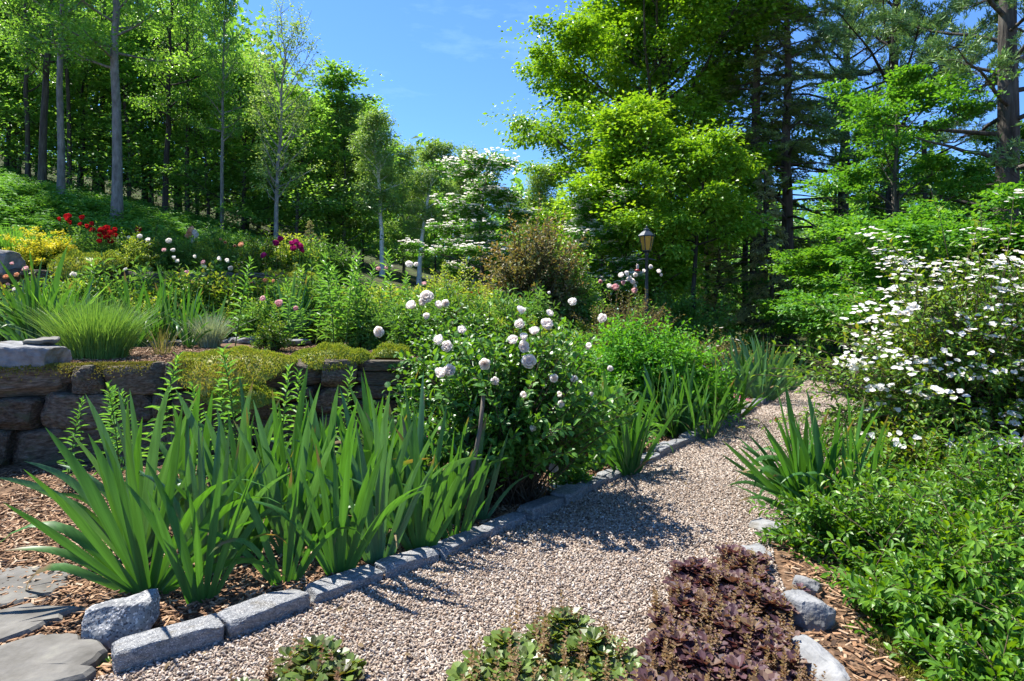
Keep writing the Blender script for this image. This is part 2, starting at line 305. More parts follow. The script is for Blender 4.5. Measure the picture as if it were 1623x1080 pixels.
M['stamen'] = plain_mat('stamen', (.55, .36, .05), .7)

# ------------------------------------------------------------------ the lie of the land
W1 = np.array([(-14, 2.6), (-8, 3.85), (-4.06, 4.75), (-.95, 5.6), (0, 6.8), (.8, 8.4), (2, 11), (4, 16), (8, 24), (60, 120)], float)
W2 = np.array([(-30, 7.5), (-14, 8.9), (-8, 9.3), (-3.7, 10.3), (-1.5, 12), (1, 15), (6, 20), (60, 90)], float)
def w1y(x): return np.interp(x, W1[:, 0], W1[:, 1])
def w2y(x): return np.interp(x, W2[:, 0], W2[:, 1])
def ground_z(x, y):
    x = np.asarray(x, float); y = np.asarray(y, float)
    h1 = np.interp(x, [-20, -1, .8, 2.5, 6, 60], [.77, .77, .62, .30, .12, 0])
    wd = np.interp(x, [-1.1, -.5, .6, 3], [.14, .6, 1.4, 2.5])
    t1 = smooth(0, 1, (y - w1y(x) - .12) / wd)
    h2 = np.interp(x, [-30, -14, -8, -3.7, -1, 1, 4, 8, 60], [2.6, 2.15, 1.92, 1.72, 1.45, .9, .32, .1, 0])
    wd2 = np.interp(x, [-3.6, -2, 1], [.2, 1.0, 3.0])
    t2 = smooth(0, 1, (y - w2y(x) - .12) / wd2)
    hill = np.interp(x, [-60, -30, -14, -9, -7.5, -3.5, 0, 4, 7, 20, 60], [11, 8.5, 4.4, 3.3, 2.8, 2.0, 1.1, .35, .1, -.3, -.6])
    hill = hill + np.clip(y - 14, 0, 60) * np.interp(x, [-14, -3, 3], [.10, .04, 0])
    t3 = smooth(0, 1, (y - w2y(x) - 1.4) / np.maximum(14.2 - w2y(x) - 1.4, 1.2))
    z = h1 * t1; z = z + (h2 - z) * t2; z = z + (hill - z) * t3
    # the bed falls away a little beyond the rocks on the right
    rx = np.interp(y, [1.2, 2.5, 3.5, 4.7, 6.8, 9.6, 12], [.85, 1.3, 1.65, 2.6, 4.1, 6.0, 9])
    z = z - .16 * smooth(.0, .8, x - rx) * (1 - smooth(6, 10, y))
    return z
_rb = rg(3); _BW = [(_rb.uniform(-5, 5), _rb.uniform(-5, 5), _rb.uniform(0, 6)) for _k in range(14)]
_gz0 = ground_z
def ground_z(x, y):
    x = np.asarray(x, float); y = np.asarray(y, float)
    return _gz0(x, y) + sum(np.sin(a * x + b * y + c) for a, b, c in _BW) * .006 * (1 - smooth(-.3, .0, -np.abs(np.maximum(edge_dist(x, y), 0))))
def edge_dist(x, y):
    return np.maximum(np.interp(y, LEFT[:, 1], LEFT[:, 0]) - x, x - np.interp(y, RIGHT[:, 1], RIGHT[:, 0]))
def gz(x, y): return float(ground_z(x, y))

LEFT = np.array([(-2.35, 1.0), (-1.75, 1.72), (-1.33, 2.07), (-1.05, 2.25), (-.86, 2.5), (-.66, 2.68), (-.44, 2.87), (-.27, 3.06), (-.1, 3.27), (.15, 3.55), (.37, 3.85), (.68, 4.26),
                 (1.13, 4.87), (1.74, 5.67), (2.32, 6.42), (3.0, 7.4), (4.15, 9.1), (4.9, 10.2), (5.5, 11.3), (6.6, 12.2), (8.6, 12.9), (13, 13.8)])
RIGHT = np.array([(.45, 1.0), (.72, 1.6), (.98, 2.1), (1.15, 2.5), (1.28, 3.0), (1.52, 3.5), (1.97, 4.0), (2.55, 4.7), (3.25, 5.6), (4.05, 6.8), (4.9, 8.0), (5.9, 9.3), (7.2, 10.5), (9, 11.3), (13.4, 12.1)])
def polyline(P, step):
    d = np.concatenate([[0], np.cumsum(np.linalg.norm(np.diff(P, axis=0), axis=1))])
    s = np.arange(0, d[-1], step); return np.stack([np.interp(s, d, P[:, 0]), np.interp(s, d, P[:, 1])], 1)
def smooth_line(P, n=200):
    d = np.concatenate([[0], np.cumsum(np.linalg.norm(np.diff(P, axis=0), axis=1))]); s = np.linspace(0, d[-1], n)
    q = np.stack([np.interp(s, d, P[:, 0]), np.interp(s, d, P[:, 1])], 1)
    for _ in range(4): q[1:-1] = (q[:-2] + 2 * q[1:-1] + q[2:]) / 4
    return q
LL, RR = smooth_line(LEFT), smooth_line(RIGHT)
def in_path(x, y, margin=0.):
    lx = np.interp(y, LL[:, 1], LL[:, 0]); rx = np.interp(y, RR[:, 1], RR[:, 0]); return (x > lx + margin) & (x < rx - margin)

# ground sheet
def axis(lo, a, b, hi, fine, n_out):
    near = np.arange(a, b, fine); t = np.linspace(0, 1, n_out)[1:] ** 2
    return np.concatenate([(a + (lo - a) * t)[::-1], near, b + (hi - b) * t])
gx = axis(-400, -9, 9, 400, .11, 45); gy = axis(-60, 1, 16, 900, .11, 45)
XX, YY = np.meshgrid(gx, gy)
ZZ = ground_z(XX, YY)
ZZ = ZZ - .012 * in_path(XX, YY, .05)
V = np.stack([XX, YY, ZZ], -1).reshape(-1, 3); nx = len(gx)
ii, jj = np.meshgrid(np.arange(len(gy) - 1), np.arange(nx - 1), indexing='ij'); q = (ii * nx + jj).ravel()
m, N, K = new_mat('soil_and_mulch')
tco = N.new('ShaderNodeTexCoord')
n1 = N.new('ShaderNodeTexNoise'); n1.inputs['Scale'].default_value = 38; n1.inputs['Detail'].default_value = 8; K(tco.outputs['Object'], n1.inputs[0])
r1 = ramp(N, [(.3, (.035, .021, .013)), (.5, (.12, .072, .042)), (.7, (.22, .14, .088))]); K(n1.outputs[0], r1.inputs[0])
n2 = N.new('ShaderNodeTexNoise'); n2.inputs['Scale'].default_value = 1.5; n2.inputs['Detail'].default_value = 8; K(tco.outputs['Object'], n2.inputs[0])
r2 = ramp(N, [(.35, (.035, .028, .016)), (.55, (.055, .07, .022)), (.7, (.06, .11, .02))]); K(n2.outputs[0], r2.inputs[0])
sp = N.new('ShaderNodeSeparateXYZ'); K(tco.outputs['Object'], sp.inputs[0])
mr = N.new('ShaderNodeMapRange'); mr.inputs[1].default_value = 8.5; mr.inputs[2].default_value = 11; K(sp.outputs['Y'], mr.inputs[0])
mm = N.new('ShaderNodeMixRGB'); K(mr.outputs[0], mm.inputs[0]); K(r1.outputs[0], mm.inputs[1]); K(r2.outputs[0], mm.inputs[2])
p = N.new('ShaderNodeBsdfPrincipled'); p.inputs['Roughness'].default_value = .95; p.inputs['Specular IOR Level'].default_value = .15; K(mm.outputs[0], p.inputs['Base Color'])
bp = N.new('ShaderNodeBump'); bp.inputs['Strength'].default_value = .8; bp.inputs['Distance'].default_value = .02; K(n1.outputs[0], bp.inputs['Height']); K(bp.outputs[0], p.inputs['Normal'])
o = N.new('ShaderNodeOutputMaterial'); K(p.outputs[0], o.inputs[0]); M['soil'] = m
gnd = link('ground', G().add(V, np.stack([q, q + 1, q + nx + 1, q + nx], -1)).mesh('ground', M['soil'], True)); tag(gnd, kind='structure')

# gravel path: bed sheet, then the loose stones
PEB = [(.0, (.08, .06, .048)), (.2, (.20, .145, .105)), (.4, (.33, .24, .175)), (.55, (.26, .23, .20)), (.75, (.38, .295, .225)), (.9, (.45, .385, .32)), (1, (.56, .50, .44))]
m, N, K = new_mat('gravel_bed')
tco = N.new('ShaderNodeTexCoord'); vo = N.new('ShaderNodeTexVoronoi'); vo.inputs['Scale'].default_value = 75; K(tco.outputs['Object'], vo.inputs[0])
sc_ = N.new('ShaderNodeSeparateColor'); K(vo.outputs['Color'], sc_.inputs[0]); r1 = ramp(N, PEB); K(sc_.outputs[0], r1.inputs[0])
p = N.new('ShaderNodeBsdfPrincipled'); p.inputs['Roughness'].default_value = .85; K(r1.outputs[0], p.inputs['Base Color'])
bp = N.new('ShaderNodeBump'); bp.invert = True; bp.inputs['Strength'].default_value = .9; bp.inputs['Distance'].default_value = .012; K(vo.outputs['Distance'], bp.inputs['Height']); K(bp.outputs[0], p.inputs['Normal'])
o = N.new('ShaderNodeOutputMaterial'); K(p.outputs[0], o.inputs[0]); M['gravel_bed'] = m
rows = np.linspace(1.0, 13.7, 160); NX = 12; Vp = []
for i in range(len(LL)):
    a = LL[i]; b = RR[i]
    for j in range(NX + 1): c = a + (b - a) * j / NX; Vp.append((c[0], c[1], gz(c[0], c[1]) * 0 + .004))
ii, jj = np.meshgrid(np.arange(len(LL) - 1), np.arange(NX), indexing='ij'); q = (ii * (NX + 1) + jj).ravel()
pth = link('gravel_path', G().add(Vp, np.stack([q, q + 1, q + NX + 2, q + NX + 1], -1)).mesh('gravel_path', m, True)); tag(pth, kind='structure')

def scatter(name, pts, mat, kind, smin, smax, dims, tilt, seed, noise_amt=.25):
    """loose pieces lying on points, four broken shapes of each"""
    me = bpy.data.meshes.new(name); me.vertices.add(len(pts)); me.vertices.foreach_set('co', np.asarray(pts, np.float32).ravel()); me.materials.append(mat); me.update()
    ob = link(name, me)
    ng = bpy.data.node_groups.new(name, 'GeometryNodeTree'); ng.interface.new_socket('Geometry', in_out='INPUT', socket_type='NodeSocketGeometry'); ng.interface.new_socket('Geometry', in_out='OUTPUT', socket_type='NodeSocketGeometry')
    N = ng.nodes; K = ng.links.new; gi = N.new('NodeGroupInput'); go = N.new('NodeGroupOutput')
    jn = N.new('GeometryNodeJoinGeometry')
    for k in range(4):
        if kind == 'pebble':
            b = N.new('GeometryNodeMeshIcoSphere'); b.inputs['Radius'].default_value = .5; b.inputs['Subdivisions'].default_value = 2
        else:
            b = N.new('GeometryNodeMeshCube'); b.inputs['Size'].default_value = (1, 1, 1); b.inputs['Vertices X'].default_value = 4
        pos = N.new('GeometryNodeInputPosition'); nz = N.new('ShaderNodeTexNoise'); nz.noise_dimensions = '4D'; nz.inputs['W'].default_value = k * 7.3 + seed; nz.inputs['Scale'].default_value = 1.4; nz.inputs['Detail'].default_value = 1
        K(pos.outputs[0], nz.inputs['Vector'])
        sb = N.new('ShaderNodeVectorMath'); sb.operation = 'SUBTRACT'; sb.inputs[1].default_value = (.5, .5, .5); K(nz.outputs['Color'], sb.inputs[0])
        ml = N.new('ShaderNodeVectorMath'); ml.operation = 'SCALE'; ml.inputs['Scale'].default_value = noise_amt * 4; K(sb.outputs[0], ml.inputs[0])
        sp_ = N.new('GeometryNodeSetPosition'); K(b.outputs['Mesh'], sp_.inputs['Geometry']); K(ml.outputs[0], sp_.inputs['Offset'])
        tr = N.new('GeometryNodeTransform'); tr.inputs['Scale'].default_value = np.array(dims) * (1 + .25 * (k - 1.5) * np.array([1, -.6, .3])); K(sp_.outputs[0], tr.inputs['Geometry'])
        sm_ = N.new('GeometryNodeSetMaterial'); sm_.inputs['Material'].default_value = mat; K(tr.outputs[0], sm_.inputs['Geometry'])
        ss = N.new('GeometryNodeSetShadeSmooth'); ss.inputs['Shade Smooth'].default_value = kind == 'pebble'; K(sm_.outputs[0], ss.inputs['Geometry'])
        g2 = N.new('GeometryNodeGeometryToInstance'); K(ss.outputs[0], g2.inputs[0]); K(g2.outputs[0], jn.inputs[0])
    ip = N.new('GeometryNodeInstanceOnPoints'); ip.inputs['Pick Instance'].default_value = True
    def rv(dt, lo, hi, sd_):
        r = N.new('FunctionNodeRandomValue'); r.data_type = dt
        i0 = {'FLOAT': 2, 'FLOAT_VECTOR': 0, 'INT': 4}[dt]; r.inputs[i0].default_value = lo; r.inputs[i0 + 1].default_value = hi; r.inputs['Seed'].default_value = sd_
        return r.outputs[{'FLOAT': 1, 'FLOAT_VECTOR': 0, 'INT': 2}[dt]]
    K(gi.outputs[0], ip.inputs['Points']); K(jn.outputs[0], ip.inputs['Instance'])
    K(rv('INT', 0, 3, seed), ip.inputs['Instance Index']); K(rv('FLOAT_VECTOR', (-tilt, -tilt, 0), (tilt, tilt, 6.283), seed + 1), ip.inputs['Rotation']); K(rv('FLOAT', smin, smax, seed + 2), ip.inputs['Scale'])
    K(ip.outputs[0], go.inputs[0])
    md = ob.modifiers.new('scatter', 'NODES'); md.node_group = ng
    return ob
def island_mat(name, stops, rough=.75, bump=0):
    m, N, K = new_mat(name); oi = N.new('ShaderNodeObjectInfo'); r = ramp(N, stops); K(oi.outputs['Random'], r.inputs[0])
    tco = N.new('ShaderNodeTexCoord'); n = N.new('ShaderNodeTexNoise'); n.inputs['Scale'].default_value = 90; n.inputs['Detail'].default_value = 4; K(tco.outputs['Object'], n.inputs[0])
    r2 = ramp(N, [(.3, (.7, .7, .7)), (.7, (1.2, 1.2, 1.2))]); K(n.outputs[0], r2.inputs[0])
    x = N.new('ShaderNodeMixRGB'); x.blend_type = 'MULTIPLY'; x.inputs[0].default_value = 1; K(r.outputs[0], x.inputs[1]); K(r2.outputs[0], x.inputs[2])
    p = N.new('ShaderNodeBsdfPrincipled'); p.inputs['Roughness'].default_value = rough; p.inputs['Specular IOR Level'].default_value = .3; K(x.outputs[0], p.inputs['Base Color'])
    o = N.new('ShaderNodeOutputMaterial'); K(p.outputs[0], o.inputs[0]); return m
M['pebble'] = island_mat('pebble', PEB, .7)
M['chip'] = island_mat('chip', [(0, (.05, .028, .016)), (.3, (.15, .078, .038)), (.6, (.27, .15, .078)), (.85, (.38, .24, .14)), (1, (.43, .33, .23))], .85)
def jgrid(x0, x1, y0, y1, step, seed):
    r = rg(seed); a, b = np.meshgrid(np.arange(x0, x1, step), np.arange(y0, y1, step)); return np.stack([a.ravel(), b.ravel()], 1) + r.uniform(-.5, .5, (a.size, 2)) * step * 1.3
pp = []
for (y0, y1, st) in ((1.85, 3.0, .0098), (3.0, 4.4, .0125), (4.4, 7.0, .019), (7.0, 12.8, .030)):
    g_ = jgrid(-1.6, 9, y0, y1, st, int(y0 * 10)); g_ = g_[in_path(g_[:, 0], g_[:, 1], -.02)]
    px = CX + g_[:, 0] / g_[:, 1] * FOC; g_ = g_[(px > -20) & (px < 1560)]
    pp.append(np.concatenate([g_, (rg(5).uniform(.003, .013, len(g_)) * (st / .0125) ** .6)[:, None]], 1))
pp = np.concatenate(pp)
gs = scatter('gravel', pp, M['pebble'], 'pebble', .0065, .0155, (1.15, .9, .68), .9, 11)
tag(gs, 'small buff and grey pebbles covering the garden path', 'gravel', kind='stuff')
# bark mulch lying on the beds
def bed_ok(x, y): return ~in_path(x, y, -.06)
cp = []
for (x0, x1, y0, y1, st) in ((-3.4, .9, 1.9, 4.2, .0175), (-4.6, 1.0, 4.2, 5.6, .026), (-5.6, -.8, 4.85, 7.4, .030), (1.0, 3.2, 1.7, 4.4, .026), (.4, 2.6, 3.8, 6.6, .034)):
    g_ = jgrid(x0, x1, y0, y1, st, int(x0 * 10) + 99); x_, y_ = g_[:, 0], g_[:, 1]
    s_ = y_ - w1y(x_); ok = bed_ok(x_, y_) & ~((x_ < -.9) & (s_ > -.2) & (s_ < .05))
    g_ = g_[ok]; zz = ground_z(g_[:, 0], g_[:, 1]) + rg(8).uniform(.0, .016, len(g_)); cp.append(np.concatenate([g_, zz[:, None]], 1))
cs = scatter('bark_mulch', np.concatenate(cp), M['chip'], 'chip', .40, 1.15, (.042, .0095, .0045), .38, 21, .12)
tag(cs, 'reddish brown shredded bark mulch over the beds', 'mulch', kind='stuff')

# ------------------------------------------------------------------ granite edging along the left of the path
edge = polyline(LL, .005); d = 0.; r = rg(4); n_ = 0
start = int(np.argmin(np.linalg.norm(edge - np.array([-1.36, 2.05]), axis=1)))
cvars = [rock_mesh('granite_block', M['granite'], (1, .40, .50), 10 + k, n=12, k=14, rough=.035, freq=6, facets=7, cut=(.80, .97), flat_top=True) for k in range(6)]
s = start
while s < len(edge) - 80 and n_ < 30:
    far = edge[s][1]; ln = r.uniform(.27, .35); e = s + int(ln / .005)
    if e >= len(edge): break
    a, b = edge[s], edge[e]; c = (a + b) / 2; ang = math.atan2(b[1] - a[1], b[0] - a[0]); nrm = np.array([-math.sin(ang), math.cos(ang)])
    c = c + nrm * (.055 + r.uniform(-.012, .012))
    o = link('granite_edging_block', cvars[n_ % 6], None, (c[0], c[1], .004 + r.uniform(-.016, .012)), (r.uniform(-.09, .09), r.uniform(-.05, .05), ang + r.uniform(-.05, .05) + (PI if n_ % 2 else 0)),
             (np.linalg.norm(b - a) * 1.0, .30 * r.uniform(.85, 1.15), .23))
    tag(o, 'grey granite edging block left of the path, %s counted from the corner boulder' % ORD[n_], 'edging stone', 'granite blocks edging the left of the gravel path')
    s = e + int(r.uniform(.008, .03) / .005); n_ += 1
# corner boulder
bm_ = rock_mesh('corner_boulder', M['granite'], (.25, .20, .20), 31, n=18, k=5, rough=.05, freq=3.5, facets=11, cut=(.66, .92))
tag(link('granite_boulder', bm_, None, (-1.50, 2.31, .045), (.15, -.12, .35)), 'squat grey granite boulder at the corner of the iris bed', 'boulder')
# flagstones, lower left corner
def slab(name, poly, z, th, label, seed):
    poly = np.array(poly, float); r_ = rg(seed); n0 = len(poly); q = []
    for i in range(n0):
        a, b = poly[i], poly[(i + 1) % n0]
        for t in (0, .2, .4, .6, .8): q.append(a + (b - a) * t + r_.normal(0, .010, 2))
    q = np.array(q); c = q.mean(0); n1_ = len(q)
    rings = [(1, -th), (1.0, -.012), (.955, 0), (.7, .004), (.35, .0)]
    V_ = []
    for (sc, dz) in rings:
        for p_ in q:
            w_ = c + (p_ - c) * sc; V_.append((w_[0], w_[1], z + dz + .008 * mnoise.noise(Vector((w_[0] * 5, w_[1] * 5, seed)))))
    V_.append((c[0], c[1], z)); V_ = np.array(V_); F = []
    for k in range(len(rings) - 1):
        for i in range(n1_): F.append([k * n1_ + i, k * n1_ + (i + 1) % n1_, (k + 1) * n1_ + (i + 1) % n1_, (k + 1) * n1_ + i])
    gg = G().add(V_, F); top = (len(rings) - 1) * n1_; Ft = np.array([[top + i, top + (i + 1) % n1_, len(V_) - 1] for i in range(n1_)])
    gg.l.append(Ft.ravel()); gg.t.append(np.full(len(Ft), 3)); gg.m.append(np.zeros(len(Ft), int))
    tag(link(name, gg.mesh(name, M['flagstone'], False)), label, 'paving stone', 'flagstones beside the iris bed')
slab('flagstone', [(-2.02, 1.90), (-1.70, 1.78), (-1.42, 2.00), (-1.47, 2.16), (-1.66, 2.27), (-1.80, 2.24), (-1.98, 2.05)], .035, .06, 'grey flagstone in front of the granite boulder', 1)
slab('flagstone', [(-2.32, 1.98), (-2.06, 1.98), (-1.83, 2.27), (-1.76, 2.44), (-1.98, 2.46), (-2.35, 2.30)], .040, .06, 'flagstone to the left of the granite boulder, middle of three', 2)
slab('flagstone', [(-2.62, 2.36), (-2.36, 2.36), (-2.02, 2.50), (-1.96, 2.62), (-2.02, 2.78), (-2.25, 2.84), (-2.65, 2.78)], .036, .06, 'farthest flagstone, smooth and mulch-bordered, at the left picture edge', 3)
slab('flagstone', [(-2.45, 1.6), (-1.85, 1.55), (-1.74, 1.74), (-2.06, 1.87), (-2.30, 1.94), (-2.6, 1.9)], .03, .06, 'flagstone cut off by the bottom left picture corner', 4)
slab('flagstone', [(-3.35, 3.05), (-2.95, 2.85), (-2.62, 2.95), (-2.58, 3.12), (-2.9, 3.25), (-3.3, 3.3)], .022, .06, 'small half-buried flagstone on the mulch by the left edge', 5)

# ------------------------------------------------------------------ dry stone walls
def dry_wall(name, label, P, top, base, courses, seed, first=None, depth=.30, mat='fieldstone'):
    root = thing(name, label, 'stone wall', (P[0][0], P[0][1], 0)); r_ = rg(seed)
    P = np.array(P, float); ds = np.concatenate([[0], np.cumsum(np.linalg.norm(np.diff(P, axis=0), axis=1))])
    def pos(u): return np.array([np.interp(u, ds, P[:, 0]), np.interp(u, ds, P[:, 1])])
    z = base; org = np.array([P[0][0], P[0][1], 0])
    pool = [rock_mesh('wall_stone', M[mat], (1, .8, 1), seed * 10 + k, n=10, k=9, rough=.055, freq=3.5, facets=9, cut=(.74, .95)) for k in range(9)]
    hs = np.array(courses) / sum(courses) * (top - base); n = 0
    for ci, h in enumerate(hs):
        u = -r_.uniform(0, .3)
        while u < ds[-1] - .05:
            wd = r_.uniform(.20, .72) * (1.15 if ci == len(hs) - 1 else 1)
            if r_.random() < .18: wd *= .55
            wd = min(wd, ds[-1] - u + .08); c = pos(max(0, u + wd / 2)); c2 = pos(u + wd / 2 + .05); ang = math.atan2(*(c2 - c)[::-1]) if np.linalg.norm(c2 - c) > 1e-6 else 0
            two = r_.random() < .22 and h > .17
            for (zz, hh) in ([(z, h * .55), (z + h * .55, h * .45)] if two else [(z, h)]):
                nrm = np.array([-math.sin(ang), math.cos(ang)]); cc = c + nrm * (depth * .42 + r_.uniform(-.035, .03))
                o = link('stone', pool[int(r_.integers(9))], root, tuple(np.array([cc[0], cc[1], zz + hh / 2]) - org), (r_.uniform(-.09, .09), r_.uniform(-.12, .12), ang + (PI if r_.random() < .5 else 0)),
                         (wd * 1.03, depth * r_.uniform(1.1, 1.4), hh * r_.uniform(.98, 1.14))); n += 1
            u += wd + r_.uniform(.0, .02)
        z += h
    g_ = G()      # packed earth behind and between the stones
    nn = 14
    for i in range(nn):
        a, b = pos(ds[-1] * i / nn), pos(ds[-1] * (i + 1) / nn); t = unit(b - a); nrm = np.array([-t[1], t[0]])
        q = [a + nrm * .09, b + nrm * .09, b + nrm * .34, a + nrm * .34]
        g_.add([(*x_, zv) for zv in (base - .05, top - .05) for x_ in q] - org, [[0, 1, 5, 4], [1, 2, 6, 5], [2, 3, 7, 6], [3, 0, 4, 7], [4, 5, 6, 7]])
    link('earth_core', g_.mesh('earth_core', M['soil_dark']), root)
    return root
M['soil_dark'] = noise_mat('soil_dark', [(.3, (.018, .014, .010)), (.7, (.05, .04, .028))], 20, 6, bump=.8)
dry_wall('retaining_wall', 'low dark fieldstone retaining wall behind the tall front irises', [(-6.2, 4.25), (-4.06, 4.75), (-.90, 5.58)], .775, -.04, [.30, .24, .22], 2)
dry_wall('upper_terrace_wall', 'upper fieldstone terrace wall half hidden by roses', [(-11.5, 9.0), (-8, 9.28), (-3.5, 10.3)], 1.86, .72, [.34, .28, .24, .2], 3)
# rocks lying on the walls
tag(link('capstone', rock_mesh('capstone', M['rock_grey'], (.62, .42, .22), 51, n=16, k=7, rough=.05, freq=3.5, facets=9), None, (-4.05, 4.98, .86), (.03, .02, .22)), 'squared grey rock on top of the lower wall at the left edge', 'rock')
tag(link('flat_stone', rock_mesh('flat_stone', M['flagstone'], (.24, .2, .045), 52, n=6, k=4, rough=.12, freq=3), None, (-3.92, 5.0, .985), (.05, -.05, .5)), 'thin flat stone lying on the squared grey rock', 'rock')
tag(link('terrace_rock', rock_mesh('terrace_rock', M['rock_grey'], (.7, .5, .4), 53, n=16, k=5, rough=.05, freq=3.5, facets=10), None, (-8.1, 9.45, 1.98), (.0, .08, .1)), 'dark grey boulder on the upper terrace by the left edge', 'boulder')
for i, (px, y, sx) in enumerate(((250, 7.9, .55), (318, 8.0, .7), (405, 8.1, .6), (455, 8.05, .5))):
    x = xat(px, y)
    tag(link('stepping_stone', rock_mesh('stepping_stone', M['rock_grey'], (sx, .5, .09), 60 + i, n=7, k=5, rough=.08, freq=3, flat_top=True), None, (x, y, gz(x, y) + .035), (0, 0, i * .4)),
        ['pale flat stone slab beside the lavender mound', 'pale flat slab left of the grey-leaved tuft', 'pale stone slab behind the yellow mossy mound', 'pale slab at the foot of the tall lily stalks'][i], 'paving stone', 'pale slabs on the lower terrace')
# rocks along the right of the path
RK = [((1.03, 2.02), (.11, .28, .16), .01, .18, 'long low grey rock at the bottom edge beside the purple ground cover', 71),
      ((1.18, 2.40), (.13, .18, .16), .02, .5, 'angular pale grey rock at the edge of the purple ground cover', 72),
      ((1.31, 2.66), (.10, .11, .10), .01, .9, 'small grey rock behind the angular pale one', 73),
      ((1.20, 3.03), (.24, .15, .09), .0, .3, 'flat pale rock sunk in the gravel above the purple ground cover', 74),
      ((1.45, 3.40), (.19, .17, .10), .0, .7, 'flat topped grey rock below the iris right of the path', 75),
      ((1.72, 2.93), (.22, .36, .13), -.08, .5, 'brown slab of rock among the branches of the low shrub', 76)]
for (c, sz, dz, rz, lb, sd_) in RK:
    tag(link('edging_rock', rock_mesh('edging_rock', M['flagstone'] if sd_ == 76 else M['rock_grey'], sz, sd_, n=16, k=6, rough=.05, freq=3.5, facets=10, cut=(.62, .92)), None, (c[0], c[1], dz), (.05, .04, rz)), lb, 'rock', 'rocks edging the right of the path')

# ------------------------------------------------------------------ trees
def rot_towards(d, up, ang): return unit(d * math.cos(ang) + up * math.sin(ang))
def grow(seed, h, r0, first=.35, nl=22, lmax=3.0, prof=lambda t: 1, elev=(.3, .9), nsub=5, sub=.4, lean=(0, 0), crook=.15, tsides=9, curve=.25, top=True, limb_r=.42):
    """trunk, limbs and twigs; returns the wood and the places where leaves grow"""
    r = rg(seed); g = G(); k = 14
    t = np.linspace(0, 1, k); wob = np.cumsum(r.normal(0, crook / k ** .5, (k, 2)), 0) * t[:, None]
    T = np.stack([lean[0] * t ** 1.3 * h + wob[:, 0], lean[1] * t ** 1.3 * h + wob[:, 1], t * h], 1)
    rad = r0 * (1 - .9 * t) ** .8 + .012; rad[0] *= 1.35; rad[1] *= 1.05
    tube(g, T, rad, tsides)
    C = []; TW = []; az = r.uniform(0, 6)
    for i in range(nl):
        f = first + (1 - first) * (i + r.uniform(0, .8)) / nl; f = min(f, .985); az += 2.399 + r.normal(0, .35)
        p0 = np.array([np.interp(f, t, T[:, j]) for j in range(3)]); rr = np.interp(f, t, rad)
        u = (f - first) / (1 - first); ln = lmax * prof(u) * r.uniform(.6, 1.25)
        el = elev[0] + (elev[1] - elev[0]) * u + r.normal(0, .1)
        d = np.array([math.cos(az) * math.cos(el), math.sin(az) * math.cos(el), math.sin(el)])
        s = np.linspace(0, 1, 7)[:, None]; up = np.array([0, 0, 1.])
        Lp = p0 + d * ln * s + up * curve * ln * s ** 2 + np.cumsum(r.normal(0, .025 * ln, (7, 3)), 0) * s
        lr = min(rr * limb_r, .02 + .03 * ln); tube(g, Lp, lr * (1 - .85 * s[:, 0]) + .004, 5)
        C.append((Lp[-1], ln, d)); side = unit(np.cross(d, up))
        for j in range(nsub):
            q = r.uniform(.3, .97); b = np.array([np.interp(q, s[:, 0], Lp[:, c]) for c in range(3)])
            sg = 1 if (j % 2) else -1; dd = unit(d * r.uniform(.4, .9) + side * sg * r.uniform(.5, 1) + up * r.normal(.12, .3)); l2 = ln * sub * r.uniform(.6, 1.2) * (1.15 - .5 * q)
            e = b + dd * l2 * np.linspace(0, 1, 4)[:, None] + up * .12 * l2 * np.linspace(0, 1, 4)[:, None] ** 2
            TW.append(e); C.append((e[-1], ln, dd)); C.append((e[2], ln, dd))
    if top: C.append((T[-1], lmax * .5, np.array([0, 0, 1.])))
    if TW: tubes3(g, np.array(TW), .011 * (h / 12) ** .3 + .004, .003, sides=4)
    return g, np.array([c[0] for c in C]), np.array([c[2] for c in C]), r
def foliage(r, C, DD, rc, per, Ln, Wd, flat=.6, upn=.75, droop=.15, tmpl=T_RHOMB, jit=.3, drop=.22):
    n = len(C) * per; c = np.repeat(C, per, 0); dd = np.repeat(DD, per, 0)
    keep = r.random(len(C)) > drop; C, DD = C[keep], DD[keep]; n = len(C) * per; c = np.repeat(C, per, 0); dd = np.repeat(DD, per, 0)
    rcs = np.repeat(rc * np.exp(r.normal(0, .32, len(C))), per)
    v = unit(r.normal(0, 1, (n, 3))) * (r.random(n) ** .45)[:, None]
    P = c + v * np.stack([rcs, rcs, rcs * flat], 1)
    D = unit(v * np.array([1, 1, .3]) + dd * .5 + r.normal(0, jit, (n, 3)) - np.array([0, 0, droop])); Nn = unit(np.array([0, 0, upn]) + v * .35 + r.normal(0, .32, (n, 3)))
    g = G(); leaves(g, P, D, Nn, Ln * r.uniform(.6, 1.25, n), Wd * r.uniform(.7, 1.2, n), tmpl)
    return g
TREES = {}
def broadleaf(key, leafm, barkm, rc, per, Ln, Wd, flat=.6, upn=.75, droop=.15, tmpl=T_RHOMB, drop=.22, **kw):
    g, C, DD, r = grow(**kw); f = foliage(r, C, DD, rc, per, Ln, Wd, flat, upn, droop, tmpl, drop=drop)
    TREES[key] = (g.mesh('trunk_' + key, M[barkm], True), f.mesh('crown_' + key, M[leafm]))
bell = lambda u: .55 + .9 * u * (1 - u) * 1.6 - .25 * u
cone = lambda u: 1.05 - .85 * u
for k in range(3):
    broadleaf('forest%d' % k, 'l_forest', ['bark', 'bark_grey', 'bark'][k], .80, 30, .19, .125, .4, seed=100 + k, h=17, r0=.20, first=[.36, .38, .30][k], nl=30, lmax=3.4, prof=bell, elev=(.15, 1.1), nsub=6, crook=.5)
for k in range(3):
    broadleaf('sapling%d' % k, 'l_forest', 'bark', .50, 44, .135, .09, .22, 1.2, .12, seed=120 + k, h=6.5, r0=.055, first=.10, nl=24, lmax=2.1, prof=cone, elev=(.1, .9), nsub=4, crook=.35)
